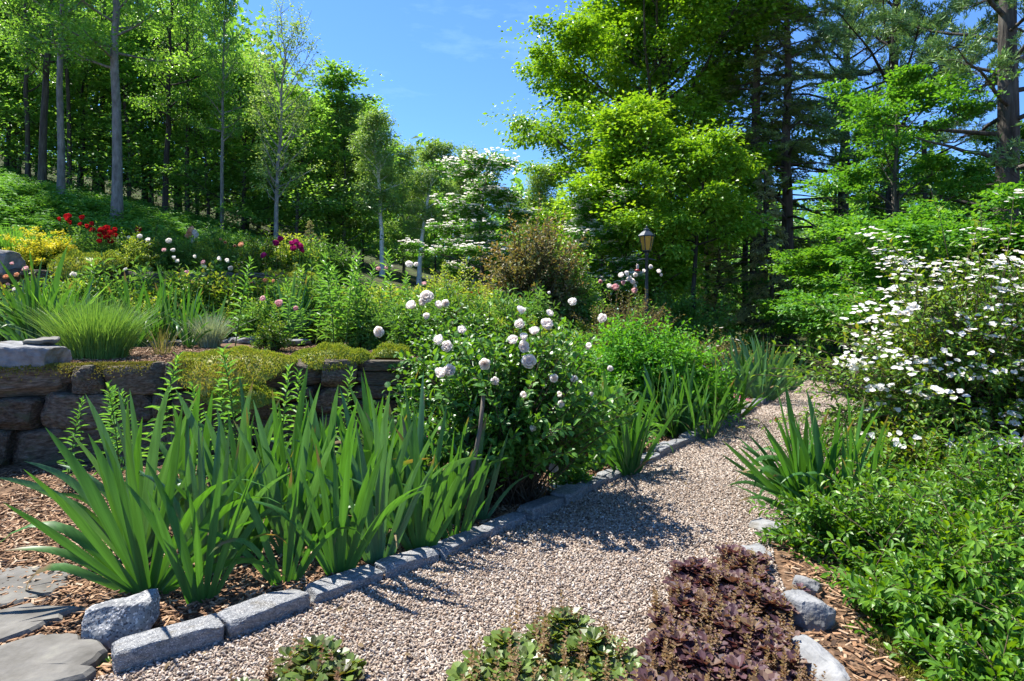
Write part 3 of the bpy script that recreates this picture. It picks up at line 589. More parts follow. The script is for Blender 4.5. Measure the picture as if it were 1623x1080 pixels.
broadleaf('bigmaple', 'l_maple', 'bark', .80, 165, .165, .125, .5, .95, .3, drop=.08, seed=131, h=15, r0=.34, first=.22, nl=62, lmax=5.4, prof=lambda u: .74 + .8 * u * (1 - u) * 1.6 - .42 * u ** 3, elev=(-.05, 1.2), nsub=9, sub=.42, crook=.3, curve=.1)
broadleaf('midtree', 'l_maple', 'bark_brown', .50, 130, .125, .09, .42, .95, .25, seed=134, h=6.6, r0=.11, first=.2, nl=30, lmax=2.7, prof=lambda u: 1.0 - .62 * u, elev=(.05, 1.1), nsub=6, crook=.3, curve=.12)
broadleaf('slender', 'l_maple', 'bark', .45, 85, .12, .085, .4, .95, .2, seed=136, h=5.0, r0=.075, first=.56, nl=18, lmax=1.9, prof=lambda u: 1.0 - .5 * u, elev=(.1, 1.0), nsub=6, crook=.2, curve=.1)
for k in range(2):
    broadleaf('layermaple%d' % k, 'l_layer', 'bark', .55, 85, .135, .115, .20, 1.5, .08, seed=140 + k, h=8.5, r0=.12, first=.12, nl=24, lmax=3.7, prof=lambda u: 1.05 - .6 * u, elev=(.03, .75), nsub=8, sub=.42, crook=.35, curve=.04)
for k in range(2):
    broadleaf('birch%d' % k, 'l_soft', 'bark_birch', .40, 62, .105, .07, .8, .5, .45, seed=150 + k, h=6.8, r0=.10, first=.40, nl=26, lmax=1.45, prof=bell, elev=(.4, 1.1), nsub=5, crook=.25, curve=-.1, lean=((-.03, 0), (.13, 0))[k])
broadleaf('airy', 'l_soft', 'bark_grey', .42, 17, .12, .08, .8, .6, .2, seed=161, h=12.2, r0=.11, first=.26, nl=44, lmax=3.0, prof=lambda u: .50 + .95 * u - .55 * u * u, elev=(.7, 1.15), nsub=5, sub=.30, crook=.25, curve=.18)
broadleaf('lowmaple', 'l_layer', 'bark', .46, 95, .105, .088, .16, 1.5, .06, seed=145, h=3.3, r0=.07, first=.30, nl=22, lmax=3.0, prof=lambda u: 1.0 - .35 * u, elev=(.02, .45), nsub=9, sub=.42, crook=.3, curve=.02)
broadleaf('dogwood', 'l_layer', 'bark_brown', .42, 80, .12, .085, .26, 1.3, .1, seed=165, h=4.6, r0=.08, first=.12, nl=22, lmax=2.2, prof=lambda u: 1.0 - .45 * u, elev=(.05, .8), nsub=6, crook=.3, curve=.05)
broadleaf('softtree', 'l_soft', 'bark_grey', .5, 85, .12, .075, .7, .6, .25, seed=168, h=8.0, r0=.09, first=.12, nl=28, lmax=2.2, prof=bell, elev=(.3, 1.1), nsub=6, crook=.3)

def conifer(key, seed, h, r0, first, nb, lmax, prof, leafm, kind, barkm='bark_brown', density=1., droop=.25, dead=.3, lean=(0, 0), only=None):
    r = rg(seed); g = G(); k = 14; t = np.linspace(0, 1, k); wob = np.cumsum(r.normal(0, .05, (k, 2)), 0) * t[:, None]
    T = np.stack([lean[0] * t * h + wob[:, 0], lean[1] * t * h + wob[:, 1], t * h], 1); rad = r0 * (1 - .92 * t) ** .75 + .01; rad[0] *= 1.3
    tube(g, T, rad, 10); PP, DD, NN, LL_, WW = [], [], [], [], []; TW = []; az = 0
    for i in range(nb):
        f = first + (.99 - first) * (i + r.uniform(0, .9)) / nb; az += 2.399 + r.normal(0, .4); u = (f - first) / (1 - first)
        p0 = np.array([np.interp(f, t, T[:, j]) for j in range(3)]); ln = lmax * prof(u) * r.uniform(.6, 1.15)
        el = r.normal(.05 + .35 * u, .12) if kind == 'hemlock' else r.normal(.15 + .5 * u, .15)
        d = np.array([math.cos(az) * math.cos(el), math.sin(az) * math.cos(el), math.sin(el)]); s = np.linspace(0, 1, 7)[:, None]; up = np.array([0, 0, 1.])
        B = p0 + d * ln * s - up * droop * ln * s ** 2 + np.cumsum(r.normal(0, .015 * ln, (7, 3)), 0)
        tube(g, B, min(np.interp(f, t, rad) * .35, .012 + .014 * ln) * (1 - .85 * s[:, 0]) + .004, 5)
        if u < dead and r.random() < .7: continue
        side = unit(np.cross(d, up)); m = int(ln * 9 * density) + 4
        for j in range(m):
            q = r.uniform(.22, 1.); b = np.array([np.interp(q, s[:, 0], B[:, c]) for c in range(3)]); sg = 1 if j % 2 else -1
            tl = ln * .32 * (1.2 - .8 * q) * r.uniform(.6, 1.2) + .12; td = unit(d * .7 + side * sg * r.uniform(.5, 1) + up * r.normal(-.12 if kind == 'hemlock' else .1, .15))
            e = b + td * tl * np.linspace(0, 1, 4)[:, None] - up * (.18 if kind == 'hemlock' else -.05) * tl * np.linspace(0, 1, 4)[:, None] ** 2; TW.append(e)
            if kind == 'hemlock':
                nn = int(tl * 34) + 4; w_ = r.random(nn); P = e[0] + (e[-1] - e[0]) * w_[:, None] - up * .16 * tl * (w_ ** 2)[:, None] + r.normal(0, .02, (nn, 3))
                s2 = unit(np.cross(td, up)); D = td * .6 + s2 * r.choice([-1, 1], nn)[:, None] * r.uniform(.3, 1, nn)[:, None] - up * r.uniform(0, .55, nn)[:, None]; Nn = up + r.normal(0, .3, (nn, 3))
                PP.append(P); DD.append(D); NN.append(Nn); LL_.append(r.uniform(.07, .17, nn)); WW.append(r.uniform(.018, .04, nn))
            else:
                for c_ in (e[-1], e[2], (e[1] + e[2]) / 2):
                    nn = 13; D = unit(r.normal(0, 1, (nn, 3)) + td * 1.1 + up * .45); PP.append(np.repeat(c_[None], nn, 0) + r.normal(0, .03, (nn, 3))); DD.append(D); NN.append(r.normal(0, 1, (nn, 3))); LL_.append(r.uniform(.11, .21, nn)); WW.append(r.uniform(.010, .020, nn))
    tubes3(g, np.array(TW), .008, .003); f = G(); leaves(f, np.concatenate(PP), np.concatenate(DD), np.concatenate(NN), np.concatenate(LL_), np.concatenate(WW), T_SLIM)
    TREES[key] = (g.mesh('trunk_' + key, M[barkm], True), f.mesh('crown_' + key, M[leafm]))
conifer('hemlock0', 171, 14, .22, .16, 92, 2.6, lambda u: 1.0 - .55 * u, 'l_hemlock', 'hemlock', dead=.30, density=.75)
conifer('hemlock1', 172, 13, .20, .14, 84, 2.9, lambda u: .95 - .55 * u, 'l_hemlock', 'hemlock', dead=.36, density=.7)
conifer('pine0', 173, 15, .29, .20, 46, 4.2, lambda u: .75 + .4 * u - .8 * u ** 3, 'l_pine', 'pine', 'bark', dead=.22, droop=-.02, density=.75)
conifer('pine1', 174, 14, .22, .25, 50, 3.6, lambda u: .8 + .3 * u - .75 * u ** 3, 'l_pine', 'pine', 'bark', dead=.20, droop=.0, density=.85)
conifer('spruce', 175, 5.5, .09, .03, 70, 1.7, lambda u: 1.05 - .95 * u, 'l_paleneedle', 'hemlock', dead=0, droop=.3, density=1.0)

def plant_tree(key, name, label, px, y, h=None, topy=None, rotz=0, wx=1., cat='tree', group=None, z=None, x=None):
    """tree of the built kind, set at photo column px and depth y, scaled to its height"""
    x = xat(px, y) if x is None else x; z0 = gz(x, y) if z is None else z
    tr, cr_ = TREES[key]; H = max(v.co.z for v in tr.vertices) if key not in TH else TH[key]; TH[key] = H
    if topy is not None: h = CAM_H - (topy - HY) / FOC * y - z0
    s = h / H; root = thing(name, label, cat, (x, y, z0 - .05), rotz, group); root.scale = (s * wx, s * wx, s)
    link('trunk', tr, root); link('crown', cr_, root)
    return root
TH = {}
# --- left wood: trunks one can pick out
LW = [('forest1', 185, 13.6, 9.8, 1.0, 'stout pale grey trunk with lichen, standing out on the fern slope'),
      ('forest1', 97, 14.8, 10, .75, 'grey brown trunk just left of the stout pale one'),
      ('forest0', 67, 16, 10, .85, 'dark forked trunk near the left edge of the wood'),
      ('forest2', 44, 17.5, 10, .6, 'thin dark trunk nearest the left edge of the wood'),
      ('forest0', 110, 18, 10.5, .55, 'thin dark trunk close behind the grey brown one'),
      ('forest2', 262, 17, 9.5, .75, 'dark slightly leaning trunk right of the stout pale one'),
      ('forest0', 297, 18.5, 9, .7, 'dark trunk in the middle of the left wood'),
      ('forest2', 313, 20.5, 9, .6, 'slim dark trunk beside the middle one in the left wood'),
      ('forest1', 352, 16.5, 7.6, .62, 'grey leaning trunk near the right end of the left wood'),
      ('forest0', 160, 21, 11, .8, 'tree deep in the wood, left of the stout pale trunk'),
      ('forest2', 230, 23, 11, .8, 'tree deep in the wood, right of the stout pale trunk'),
      ('forest0', 20, 22, 11, .9, 'tree deep in the wood at the left picture edge'),
      ('forest2', 392, 22, 6.8, .8, 'leafy tree behind the airy branching one')]
ang = 0.
for i, (k, px, y, h, wx, lb) in enumerate(LW):
    ang += 1.9; plant_tree(k, 'woodland_tree', lb, px, y, h=h, wx=wx, rotz=ang, group='trees of the left wood')
DEEP = ['low far tree behind the airy branching one', 'low far tree behind the grey green tree']
for i, (k, px, y, h) in enumerate((('forest2', 440, 31, 6.5), ('forest0', 500, 27, 6.0))):
    plant_tree(k, 'woodland_tree', DEEP[i], px, y, h=h, rotz=i * 2.1 + 1, wx=1.0, group='far trees of the left wood')
us = [(10, 20, 6.5), (60, 22, 7), (125, 19.5, 5.5), (205, 19, 5.5), (240, 21, 6.5), (285, 22.5, 7), (330, 19, 5.0), (385, 18.5, 5.6), (430, 20, 5), (470, 18, 5.2), (520, 20, 6.5), (345, 24, 7), (-30, 19, 6), (410, 25, 7), (555, 24, 6.5), (490, 23, 5.2), (230, 21.5, 4.4), (390, 19.6, 3.6), (130, 22, 5.5), (30, 21, 5), (150, 22.5, 7), (280, 21.5, 6.5)]
us = sorted(us)
for i, (px, y, h) in enumerate(us): plant_tree('sapling%d' % (i % 3), 'sapling', '%s sapling from the left in the undergrowth of the left wood' % ORD[i], px, y, h=h, rotz=i * 1.7, wx=1.15, group='saplings under the left wood')
plant_tree('airy', 'airy_tree', 'tall airy tree with bare visible branches against the sky', 437, 14.2, topy=-25, rotz=.6, wx=1.1)
# --- middle
plant_tree('softtree', 'softleaf_tree', 'dense grey green tree left of the upright birch', 545, 20, topy=165, rotz=1.2, wx=1.0)
plant_tree('birch0', 'birch', 'upright birch with crooked white trunk', 606, 17.5, topy=183, rotz=.3, wx=1.0)
plant_tree('birch1', 'birch', 'leaning birch with white trunk tilted to the right', 664, 17.5, topy=222, rotz=.1, wx=1.1)
plant_tree('softtree', 'softleaf_tree', 'round soft green tree top between the leaning birch and dogwood', 735, 22, topy=232, rotz=3.2, wx=.9)
plant_tree('softtree', 'softleaf_tree', 'soft green tree rising behind the two birches', 640, 25, topy=225, rotz=4.4, wx=1.0)
plant_tree('sapling1', 'small_tree', 'dark leafy small tree at the foot of the birches', 575, 21, topy=290, rotz=2, wx=1.2)
plant_tree('sapling2', 'small_tree', 'dark leafy small tree behind the leaning birch', 690, 22, topy=300, rotz=5, wx=1.2)
plant_tree('softtree', 'softleaf_tree', 'green tree top showing left of the big maple', 850, 24, topy=262, rotz=2.4, wx=1.0)
plant_tree('spruce', 'young_hemlock', 'small bushy evergreen beside the magenta peonies', 492, 15, topy=345, rotz=1, wx=.9)
def blossomed(px, y, topy, rotz, label, wx, seed):
    t = plant_tree('dogwood', 'dogwood', label, px, y, topy=topy, rotz=rotz, wx=wx, group='flowering dogwoods'); me = TREES['dogwood'][1]
    co = np.zeros(len(me.vertices) * 3, np.float32); me.vertices.foreach_get('co', co); co = co.reshape(-1, 3)[2::4]; r = rg(seed)
    pick = r.choice(len(co), 2600, replace=False); P = co[pick] + np.array([0, 0, .10]); n = len(P); g = G()
    for j in range(4):
        a = r.uniform(0, .4, n) + j * PI / 2; leaves(g, P, np.stack([np.cos(a), np.sin(a), r.uniform(-.1, .3, n)], 1), np.tile([0, 0, 1.], (n, 1)) + r.normal(0, .25, (n, 3)), .095, .075, T_RHOMB)
    tag(link('blossoms', g.mesh('blossoms', M['p_white']), t), kind='stuff')
blossomed(765, 14.5, 252, .5, 'dogwood covered in white bracts behind the brown lilac', 1.05, 5)
blossomed(955, 13.5, 300, 2.5, 'dogwood with creamy bracts left of the lamp post', .85, 6)
# --- centre right: maple and its neighbours
plant_tree('bigmaple', 'maple_tree', 'huge spreading bright green maple filling the upper centre', 1045, 20.5, h=15.6, rotz=.9, wx=1.0)
plant_tree('midtree', 'small_maple', 'rounded yellow green tree beneath the huge maple', 985, 14.2, topy=160, rotz=1.4, wx=1.12)
plant_tree('slender', 'small_maple', 'slender trunked yellow green tree right of the lamp post', 1097, 12.6, topy=215, rotz=4.0, wx=.85)
plant_tree('hemlock0', 'hemlock', 'tall hemlock with bare lower trunk, left one of the pair', 1197, 19, h=13.4, rotz=.4, wx=1.0, group='tall conifers on the right')
plant_tree('hemlock1', 'hemlock', 'tall hemlock with thick brown trunk, right one of the pair', 1250, 18.2, h=12.6, rotz=2.2, wx=1.0, group='tall conifers on the right')
plant_tree('spruce', 'pale_spruce', 'pale dry looking young conifer in front of the tall hemlocks', 1225, 16.5, h=5.2, rotz=2, wx=.75)
plant_tree('spruce', 'pale_spruce', 'shaded young conifer left of the tall hemlocks', 1135, 19, h=4.5, rotz=4, wx=1.0)
plant_tree('pine0', 'white_pine', 'massive dark trunked white pine at the right edge', 1592, 12.2, h=13.5, rotz=.5, wx=1.0, group='tall conifers on the right')
plant_tree('pine1', 'white_pine', 'white pine with dark trunk behind the layered maples', 1412, 16.5, h=13.5, rotz=2.0, wx=1.0, group='tall conifers on the right')
plant_tree('pine1', 'white_pine', 'white pine reaching over from behind the hemlocks', 1335, 20, h=14, rotz=3.4, wx=1.0, group='tall conifers on the right')
plant_tree('layermaple0', 'layered_maple', 'layered bright green maple in front of the dark pines', 1420, 12.4, topy=120, rotz=.3, wx=.85)
plant_tree('lowmaple', 'layered_maple', 'low layered maple spreading above the white flowering shrub', 1440, 9.3, topy=318, rotz=1.3, wx=1.0)
plant_tree('lowmaple', 'layered_maple', 'low layered maple at the right edge under the massive pine', 1610, 8.8, topy=300, rotz=4.3, wx=1.0)
plant_tree('layermaple0', 'layered_maple', 'layered maple at the right edge beside the massive pine', 1640, 14.5, topy=190, rotz=3.3, wx=.95)
plant_tree('lowmaple', 'layered_maple', 'layered maple low in the gap beside the thick hemlock trunk', 1345, 13.0, topy=345, rotz=2.3, wx=.9)
for i, (px, y, h) in enumerate(sorted(((1390, 21, 6), (1480, 20, 6.5), (1560, 19, 6), (1300, 27, 6.5), (1120, 25, 6), (1060, 23, 5.5), (1220, 30, 6.5), (1640, 22, 7)))):
    plant_tree('sapling%d' % (i % 3), 'sapling', '%s sapling from the left in the shade under the right-hand trees' % ORD[i], px, y, h=h, rotz=i * 1.3, wx=1.25, group='saplings under the right-hand trees')
# bare thin trunks in the right wood
def bare_trunk(px, y, h, rr, label, seed, lean=.0):
    r = rg(seed); t = np.linspace(0, 1, 9); g = G(); T = np.stack([lean * h * t + np.cumsum(r.normal(0, .03, 9)), np.cumsum(r.normal(0, .03, 9)), h * t], 1); tube(g, T, rr * (1 - .6 * t), 8)
    for i in range(9):
        f = r.uniform(.25, .95); b = np.array([np.interp(f, t, T[:, j]) for j in range(3)]); a = r.uniform(0, 6.28); l_ = r.uniform(.4, 1.4); tube(g, b + np.array([math.cos(a), math.sin(a), r.uniform(-.1, .3)]) * l_ * np.linspace(0, 1, 4)[:, None], .012 * np.linspace(1, .3, 4), 4)
    x = xat(px, y); root = thing('bare_trunk', label, 'tree trunk', (x, y, gz(x, y) - .05), 0, 'bare trunks in the right-hand wood'); link('trunk', g.mesh('bare_trunk', M['bark'], True), root)
bare_trunk(1180, 21, 7, .13, 'dark bare trunk left of the tall hemlock pair', 1); bare_trunk(1212, 22.5, 8, .17, 'dark bare trunk between the tall hemlock pair', 2, .01)
bare_trunk(1225, 17, 3.8, .06, 'thin leaning bare trunk below the pale conifer', 3, .15); bare_trunk(1120, 20, 7, .10, 'thin reddish trunk behind the slender tree', 4); bare_trunk(1475, 15, 6, .12, 'dark trunk showing through the low layered maple', 5, -.02); bare_trunk(1320, 21, 7, .08, 'thin dark trunk right of the thick hemlock trunk', 6)
# --- far wood behind everything
r = rg(77); g = G(); n = 62000; a = r.uniform(-62, 62, n); yy = 40 + r.uniform(-4, 10, n); top = np.interp(a, [-62, -30, -20, -14, -8, 0, 8, 20, 62], [20, 18, 13, 8.0, 6.5, 7.0, 7.0, 8.0, 12]) * (1 + .14 * np.sin(a * .9) + .10 * np.sin(a * 2.3 + 1) + .06 * np.sin(a * 5.1))
P = np.stack([a, yy, ground_z(a, yy) + top * r.random(n) ** .8], 1); leaves(g, P, r.normal(0, 1, (n, 3)), np.array([0, -.3, .8]) + r.normal(0, .5, (n, 3)), .62 * r.uniform(.6, 1.2, n), .44, T_RHOMB)
tag(link('distant_woods', g.mesh('distant_woods', M['l_forest'])), 'far mass of green woodland closing the view', 'woods', kind='stuff')

def undergrowth(label, p0, p1, y0, y1, n, top, seed, mat, px_gap=None):
    r = rg(seed); nc = n // 26; px = r.uniform(p0, p1, nc); yy = r.uniform(y0, y1, nc); x = xat(px, yy); h = top * r.uniform(.15, 1, nc) ** .9
    c = np.stack([x, yy, ground_z(x, yy) + h], 1); g = G(); P = np.repeat(c, 26, 0) + r.normal(0, 1, (nc * 26, 3)) * np.array([.42, .42, .10]); m_ = len(P)
    leaves(g, P, r.normal(0, 1, (m_, 3)) * np.array([1, 1, .35]) + np.array([0, 0, -.1]), np.array([0, 0, 1.2]) + r.normal(0, .35, (m_, 3)), .12 * r.uniform(.6, 1.25, m_), .075, T_RHOMB)
    tag(link('undergrowth', g.mesh('undergrowth', M[mat])), label, 'undergrowth', kind='stuff')
undergrowth('leafy undergrowth on the floor of the left wood', -60, 640, 16.8, 30, 26000, 2.6, 91, 'l_forest')
undergrowth('leafy undergrowth on the floor of the right-hand wood', 1040, 1700, 16, 32, 26000, 2.4, 92, 'l_layer')

# ferns and grass on the slope under the left wood
r = rg(78); g = G(); n = 3600; px = r.uniform(-60, 470, n); yy = r.uniform(11.6, 18.5, n); x = xat(px, yy); ok = yy > w2y(x) + 1.6; x, yy = x[ok], yy[ok]; n = len(x)
base = np.stack([x, yy, ground_z(x, yy)], 1); az = r.uniform(0, 6.28, n); hd = np.stack([np.cos(az), np.sin(az), np.zeros(n)], 1); ln = r.uniform(.35, .75, n)
for j in range(7):
    t = .18 + .8 * j / 6; c = base + hd * (ln * t * .75)[:, None] + np.array([0, 0, 1.]) * (ln * (1.1 * t - .62 * t * t))[:, None]; sd_ = np.cross(hd, [0, 0, 1.])
    for sg in (-1, 1): leaves(g, c, sd_ * sg + hd * .5 + r.normal(0, .1, (n, 3)), np.array([0, 0, 1.]) + hd * .3 * 1 + r.normal(0, .15, (n, 3)), .19 * (1.08 - t) + .05, .05, T_SLIM)
tag(link('ferns', g.mesh('ferns', M['l_fern'])), 'bright green ferns covering the slope below the left wood', 'ferns', kind='stuff')

# ------------------------------------------------------------------ irises
def strap(name, mat, bend, twist, droop, seed, w=.055, sw=0.):
    """one sword leaf, unit length, leaning towards +X"""
    n = 12; t = np.linspace(0, 1, n); th = bend * t ** 1.6 + droop * smooth(.45, 1, t)      # angle from vertical
    dx, dz = np.sin(th), np.cos(th); x = np.concatenate([[0], np.cumsum((dx[1:] + dx[:-1]) / 2)]) / (n - 1); z = np.concatenate([[0], np.cumsum((dz[1:] + dz[:-1]) / 2)]) / (n - 1)
    C = np.stack([x, sw * t ** 2, z], 1); pl = np.stack([dz, 0 * t, -dx], 1); yv = np.array([0, 1., 0]); tw = twist * smooth(.05, .9, t)
    Wv = pl * np.cos(tw)[:, None] + yv * np.sin(tw)[:, None]; tg = np.stack([dx, 0 * t, dz], 1); Nn = np.cross(tg, Wv)
    wd = w * np.minimum(1, .62 + .75 * t) * (1 - t ** 3.2) ** .75; wd[-1] = .0006
    V = np.stack([C - Wv * wd[:, None] / 2, C + Nn * wd[:, None] * .10, C + Wv * wd[:, None] / 2], 1).reshape(-1, 3)
    F = [[3 * i + j, 3 * i + j + 1, 3 * i + j + 4, 3 * i + j + 3] for i in range(n - 1) for j in range(2)]
    return G().add(V, F).mesh(name, M[mat], True)
SW = {}
for mk in ('l_iris', 'l_iris_blue'):
    r = rg(5); SW[mk] = {'up': [strap('iris_leaf', mk, r.uniform(-.05, .22), r.uniform(-.9, .9), r.uniform(0, .15), k, .062, r.uniform(-.08, .08)) for k in range(6)],
                         'arch': [strap('iris_leaf', mk, r.uniform(.35, .6), r.uniform(.3, 1.2), r.uniform(.2, .8), k, .062, r.uniform(-.1, .1)) for k in range(5)],
                         'fold': [strap('iris_leaf', mk, r.uniform(.3, .5), r.uniform(.8, 1.4), r.uniform(1.4, 2.0), k, .058, r.uniform(-.1, .1)) for k in range(3)]}
SW['dry'] = [strap('dry_leaf', 'l_dry', .5, 1.2, 1.0, 1, .05, .12), strap('dry_leaf', 'l_dry', .4, -1.0, 1.4, 2, .045, -.15)]
def iris_fan(root, r, off, rotz, n, L, mk, spread=.75, wid=1., pfold=.1, lean=0.):
    for i in range(n):
        u = (i + .5) / n * 2 - 1; a = u * spread + r.normal(0, .06)
        kind = 'fold' if (r.random() < pfold and abs(u) > .3) else ('arch' if abs(u) > .62 and r.random() < .6 else 'up')
        me = SW[mk][kind][int(r.integers(len(SW[mk][kind])))]; ln = L * r.uniform(.78, 1.1) * (1.05 - .28 * abs(u)); flip = PI if a < 0 else 0
        o = link('leaf', me, root, (off[0] + math.cos(rotz) * u * .045, off[1] + math.sin(rotz) * u * .045, off[2]), (0, 0, 0), (ln, ln * wid, ln))
        o.rotation_euler = (Matrix.Rotation(rotz + r.normal(0, .16), 3, 'Z') @ Matrix.Rotation(r.normal(lean, .09), 3, 'X') @ Matrix.Rotation(a, 3, 'Y') @ Matrix.Rotation(flip, 3, 'Z')).to_euler()
    if r.random() < .45:
        dl = link('dry_leaf', SW['dry'][int(r.integers(2))], root, (off[0], off[1], off[2]), (0, r.uniform(.5, .9), rotz + r.uniform(-1.2, .6) - PI / 2), L * r.uniform(.4, .6)); dl['label'] = 'withered tan leaf at the base'
def iris_plant(label, x, y, n, L, rotz, seed, mk='l_iris', fans=1, rad=.1, group=None, name='iris_plant', **kw):
    r = rg(seed); root = thing(name, label, 'iris', (x, y, gz(x, y) - .01), 0, group)
    for f in range(fans):
        a = r.uniform(0, 6.28); q = rad * r.random() ** .5 if fans > 1 else 0
        iris_fan(root, r, (q * math.cos(a), q * math.sin(a), 0), rotz + (r.uniform(-.6, .6) if fans > 1 else 0), n, L * r.uniform(.88, 1.08), mk, **kw)
    return root
FRONT = [  # x, y, leaves, length, turn
    (-1.58, 2.60, 17, .95, .15, 'l_iris'), (-1.32, 2.55, 7, .62, .5, 'l_iris'), (-1.40, 2.78, 10, .78, -.2, 'l_iris_blue'),
    (-1.02, 2.70, 8, .60, .3, 'l_iris'), (-.80, 2.78, 10, .72, .1, 'l_iris'), (-.64, 2.90, 9, .76, .4, 'l_iris_blue'), (-.47, 3.05, 9, .74, -.1, 'l_iris'), (-.30, 3.20, 8, .66, .5, 'l_iris')]
MID = [(-1.85, 2.95, 9, .80, .2, 'l_iris_blue'), (-1.60, 2.98, 10, .82, -.3, 'l_iris_blue'), (-1.32, 3.02, 10, .80, .4, 'l_iris'), (-1.10, 3.0, 9, .78, 0, 'l_iris_blue'), (-.92, 3.08, 9, .80, .6, 'l_iris'), (-.70, 3.15, 10, .80, .2, 'l_iris_blue'), (-.52, 3.28, 9, .78, -.3, 'l_iris_blue'), (-.36, 3.42, 8, .74, .3, 'l_iris')]
MID += [(-1.98, 3.12, 8, .74, .5, 'l_iris'), (-1.46, 3.18, 9, .8, .1, 'l_iris_blue'), (-1.2, 3.22, 9, .78, -.5, 'l_iris'), (-.82, 3.3, 9, .8, .3, 'l_iris_blue'), (-.2, 3.52, 7, .68, .1, 'l_iris_blue')]; MID.sort()
BACK = [(-2.05, 3.35, 8, .78, .3, 'l_iris_blue'), (-1.80, 3.38, 9, .82, -.2, 'l_iris'), (-1.55, 3.42, 9, .84, .5, 'l_iris_blue'), (-1.28, 3.40, 9, .82, .1, 'l_iris'), (-1.05, 3.42, 9, .80, -.4, 'l_iris_blue'), (-.85, 3.50, 9, .84, .3, 'l_iris'), (-.66, 3.58, 9, .84, 0, 'l_iris_blue'), (-.50, 3.70, 8, .80, .4, 'l_iris'), (-1.66, 3.72, 8, .8, .2, 'l_iris'), (-1.2, 3.75, 8, .78, -.2, 'l_iris_blue'), (-.80, 3.82, 8, .8, .5, 'l_iris'), (-.34, 3.66, 8, .76, .2, 'l_iris_blue'), (-.98, 3.66, 9, .82, .7, 'l_iris')]; BACK.sort()
for row, nm in ((FRONT, 'front row by the granite edging'), (MID, 'middle row of the front bed'), (BACK, 'back row of the front bed')):
    for i, (x, y, n, L_, rz, mk) in enumerate(row):
        lb = 'broad leaved iris fan arching over the granite boulder' if (row is FRONT and i == 0) else 'iris fan, %s from the left, %s' % (ORD[i], nm)
        iris_plant(lb, x, y, n, L_, rz, 300 + i * 7 + int(y * 100), mk, group='irises of the front bed', spread=1.12 if row is FRONT and i == 0 else (.5 if i % 3 else .62), wid=1.2 if row is FRONT and i == 0 else 1.0, pfold=.16 if row is FRONT else .05)
# right of the path
iris_plant('bushy iris clump with arching leaves right of the path', 1.98, 3.82, 10, .70, .2, 401, 'l_iris', fans=11, rad=.26, spread=1.1, pfold=.30, group='iris clumps along the path')
# left of the path, further on
for i, (px, py, y, f, L_, lb) in enumerate(((985, 745, 4.72, 4, .62, 'pale iris clump beside the path next to the rose shrub'), (925, 735, 4.95, 3, .58, 'shaded iris clump under the rose shrub'), (1105, 690, 5.95, 5, .62, 'spreading iris clump in front of the round green shrub'), (1062, 690, 6.0, 3, .62, 'iris clump tucked below the round green shrub'), (1165, 650, 6.9, 2, .5, 'small iris clump left of the pink cushion flower'), (1212, 632, 8.0, 6, .78, 'tall iris clump on the bend beyond the pink cushion flower'), (1192, 620, 8.5, 4, .74, 'iris clump close behind the tall one on the bend'), (1240, 610, 9.2, 4, .66, 'iris clump where the path turns right'))):
    x = min(xat(px, y), np.interp(y, LL[:, 1], LL[:, 0]) - .2); iris_plant(lb, x, y, 9, L_ * 1.15, .3 + i * .4, 420 + i, 'l_iris' if i % 2 == 0 else 'l_iris_blue', fans=f + (3 if i < 5 else 1), rad=.085 * f ** .8, spread=.85, group='iris clumps along the path')
for i, px in enumerate((1255, 1278, 1300, 1322, 1345, 1370)):
    y = 13.6 + .25 * i; iris_plant('iris clump beyond the far bend of the path, %s from the left' % ORD[i], xat(px, y) + .3, y, 7, .72, i, 440 + i, 'l_iris', fans=2, rad=.2, spread=.8, group='irises beyond the path')
# lower terrace
TI = [(30, 6.6, .85, 2), (75, 6.9, .9, 3), (110, 7.6, .8, 2), (215, 7.6, .75, 2), (255, 7.8, .8, 3), (290, 7.7, .7, 3), (315, 8.3, .75, 2), (345, 8.0, .62, 2), (420, 8.6, .75, 3), (452, 8.4, .8, 3), (480, 8.6, .75, 2), (30, 8.0, .8, 2), (140, 8.2, .8, 2), (515, 9.0, .7, 2), (300, 7.2, .55, 1), (385, 8.8, .75, 2)]
for i, (px, y, L_, f) in enumerate(sorted(TI)):
    x = xat(px, y); iris_plant('iris clump on the lower terrace, %s from the left' % ORD[i], x, y, 9, L_ * 1.15, i * .7, 460 + i, ('l_iris', 'l_iris_blue', 'l_iris')[i % 3], fans=f, rad=.16, spread=.75, group='irises on the lower terrace', pfold=.12)

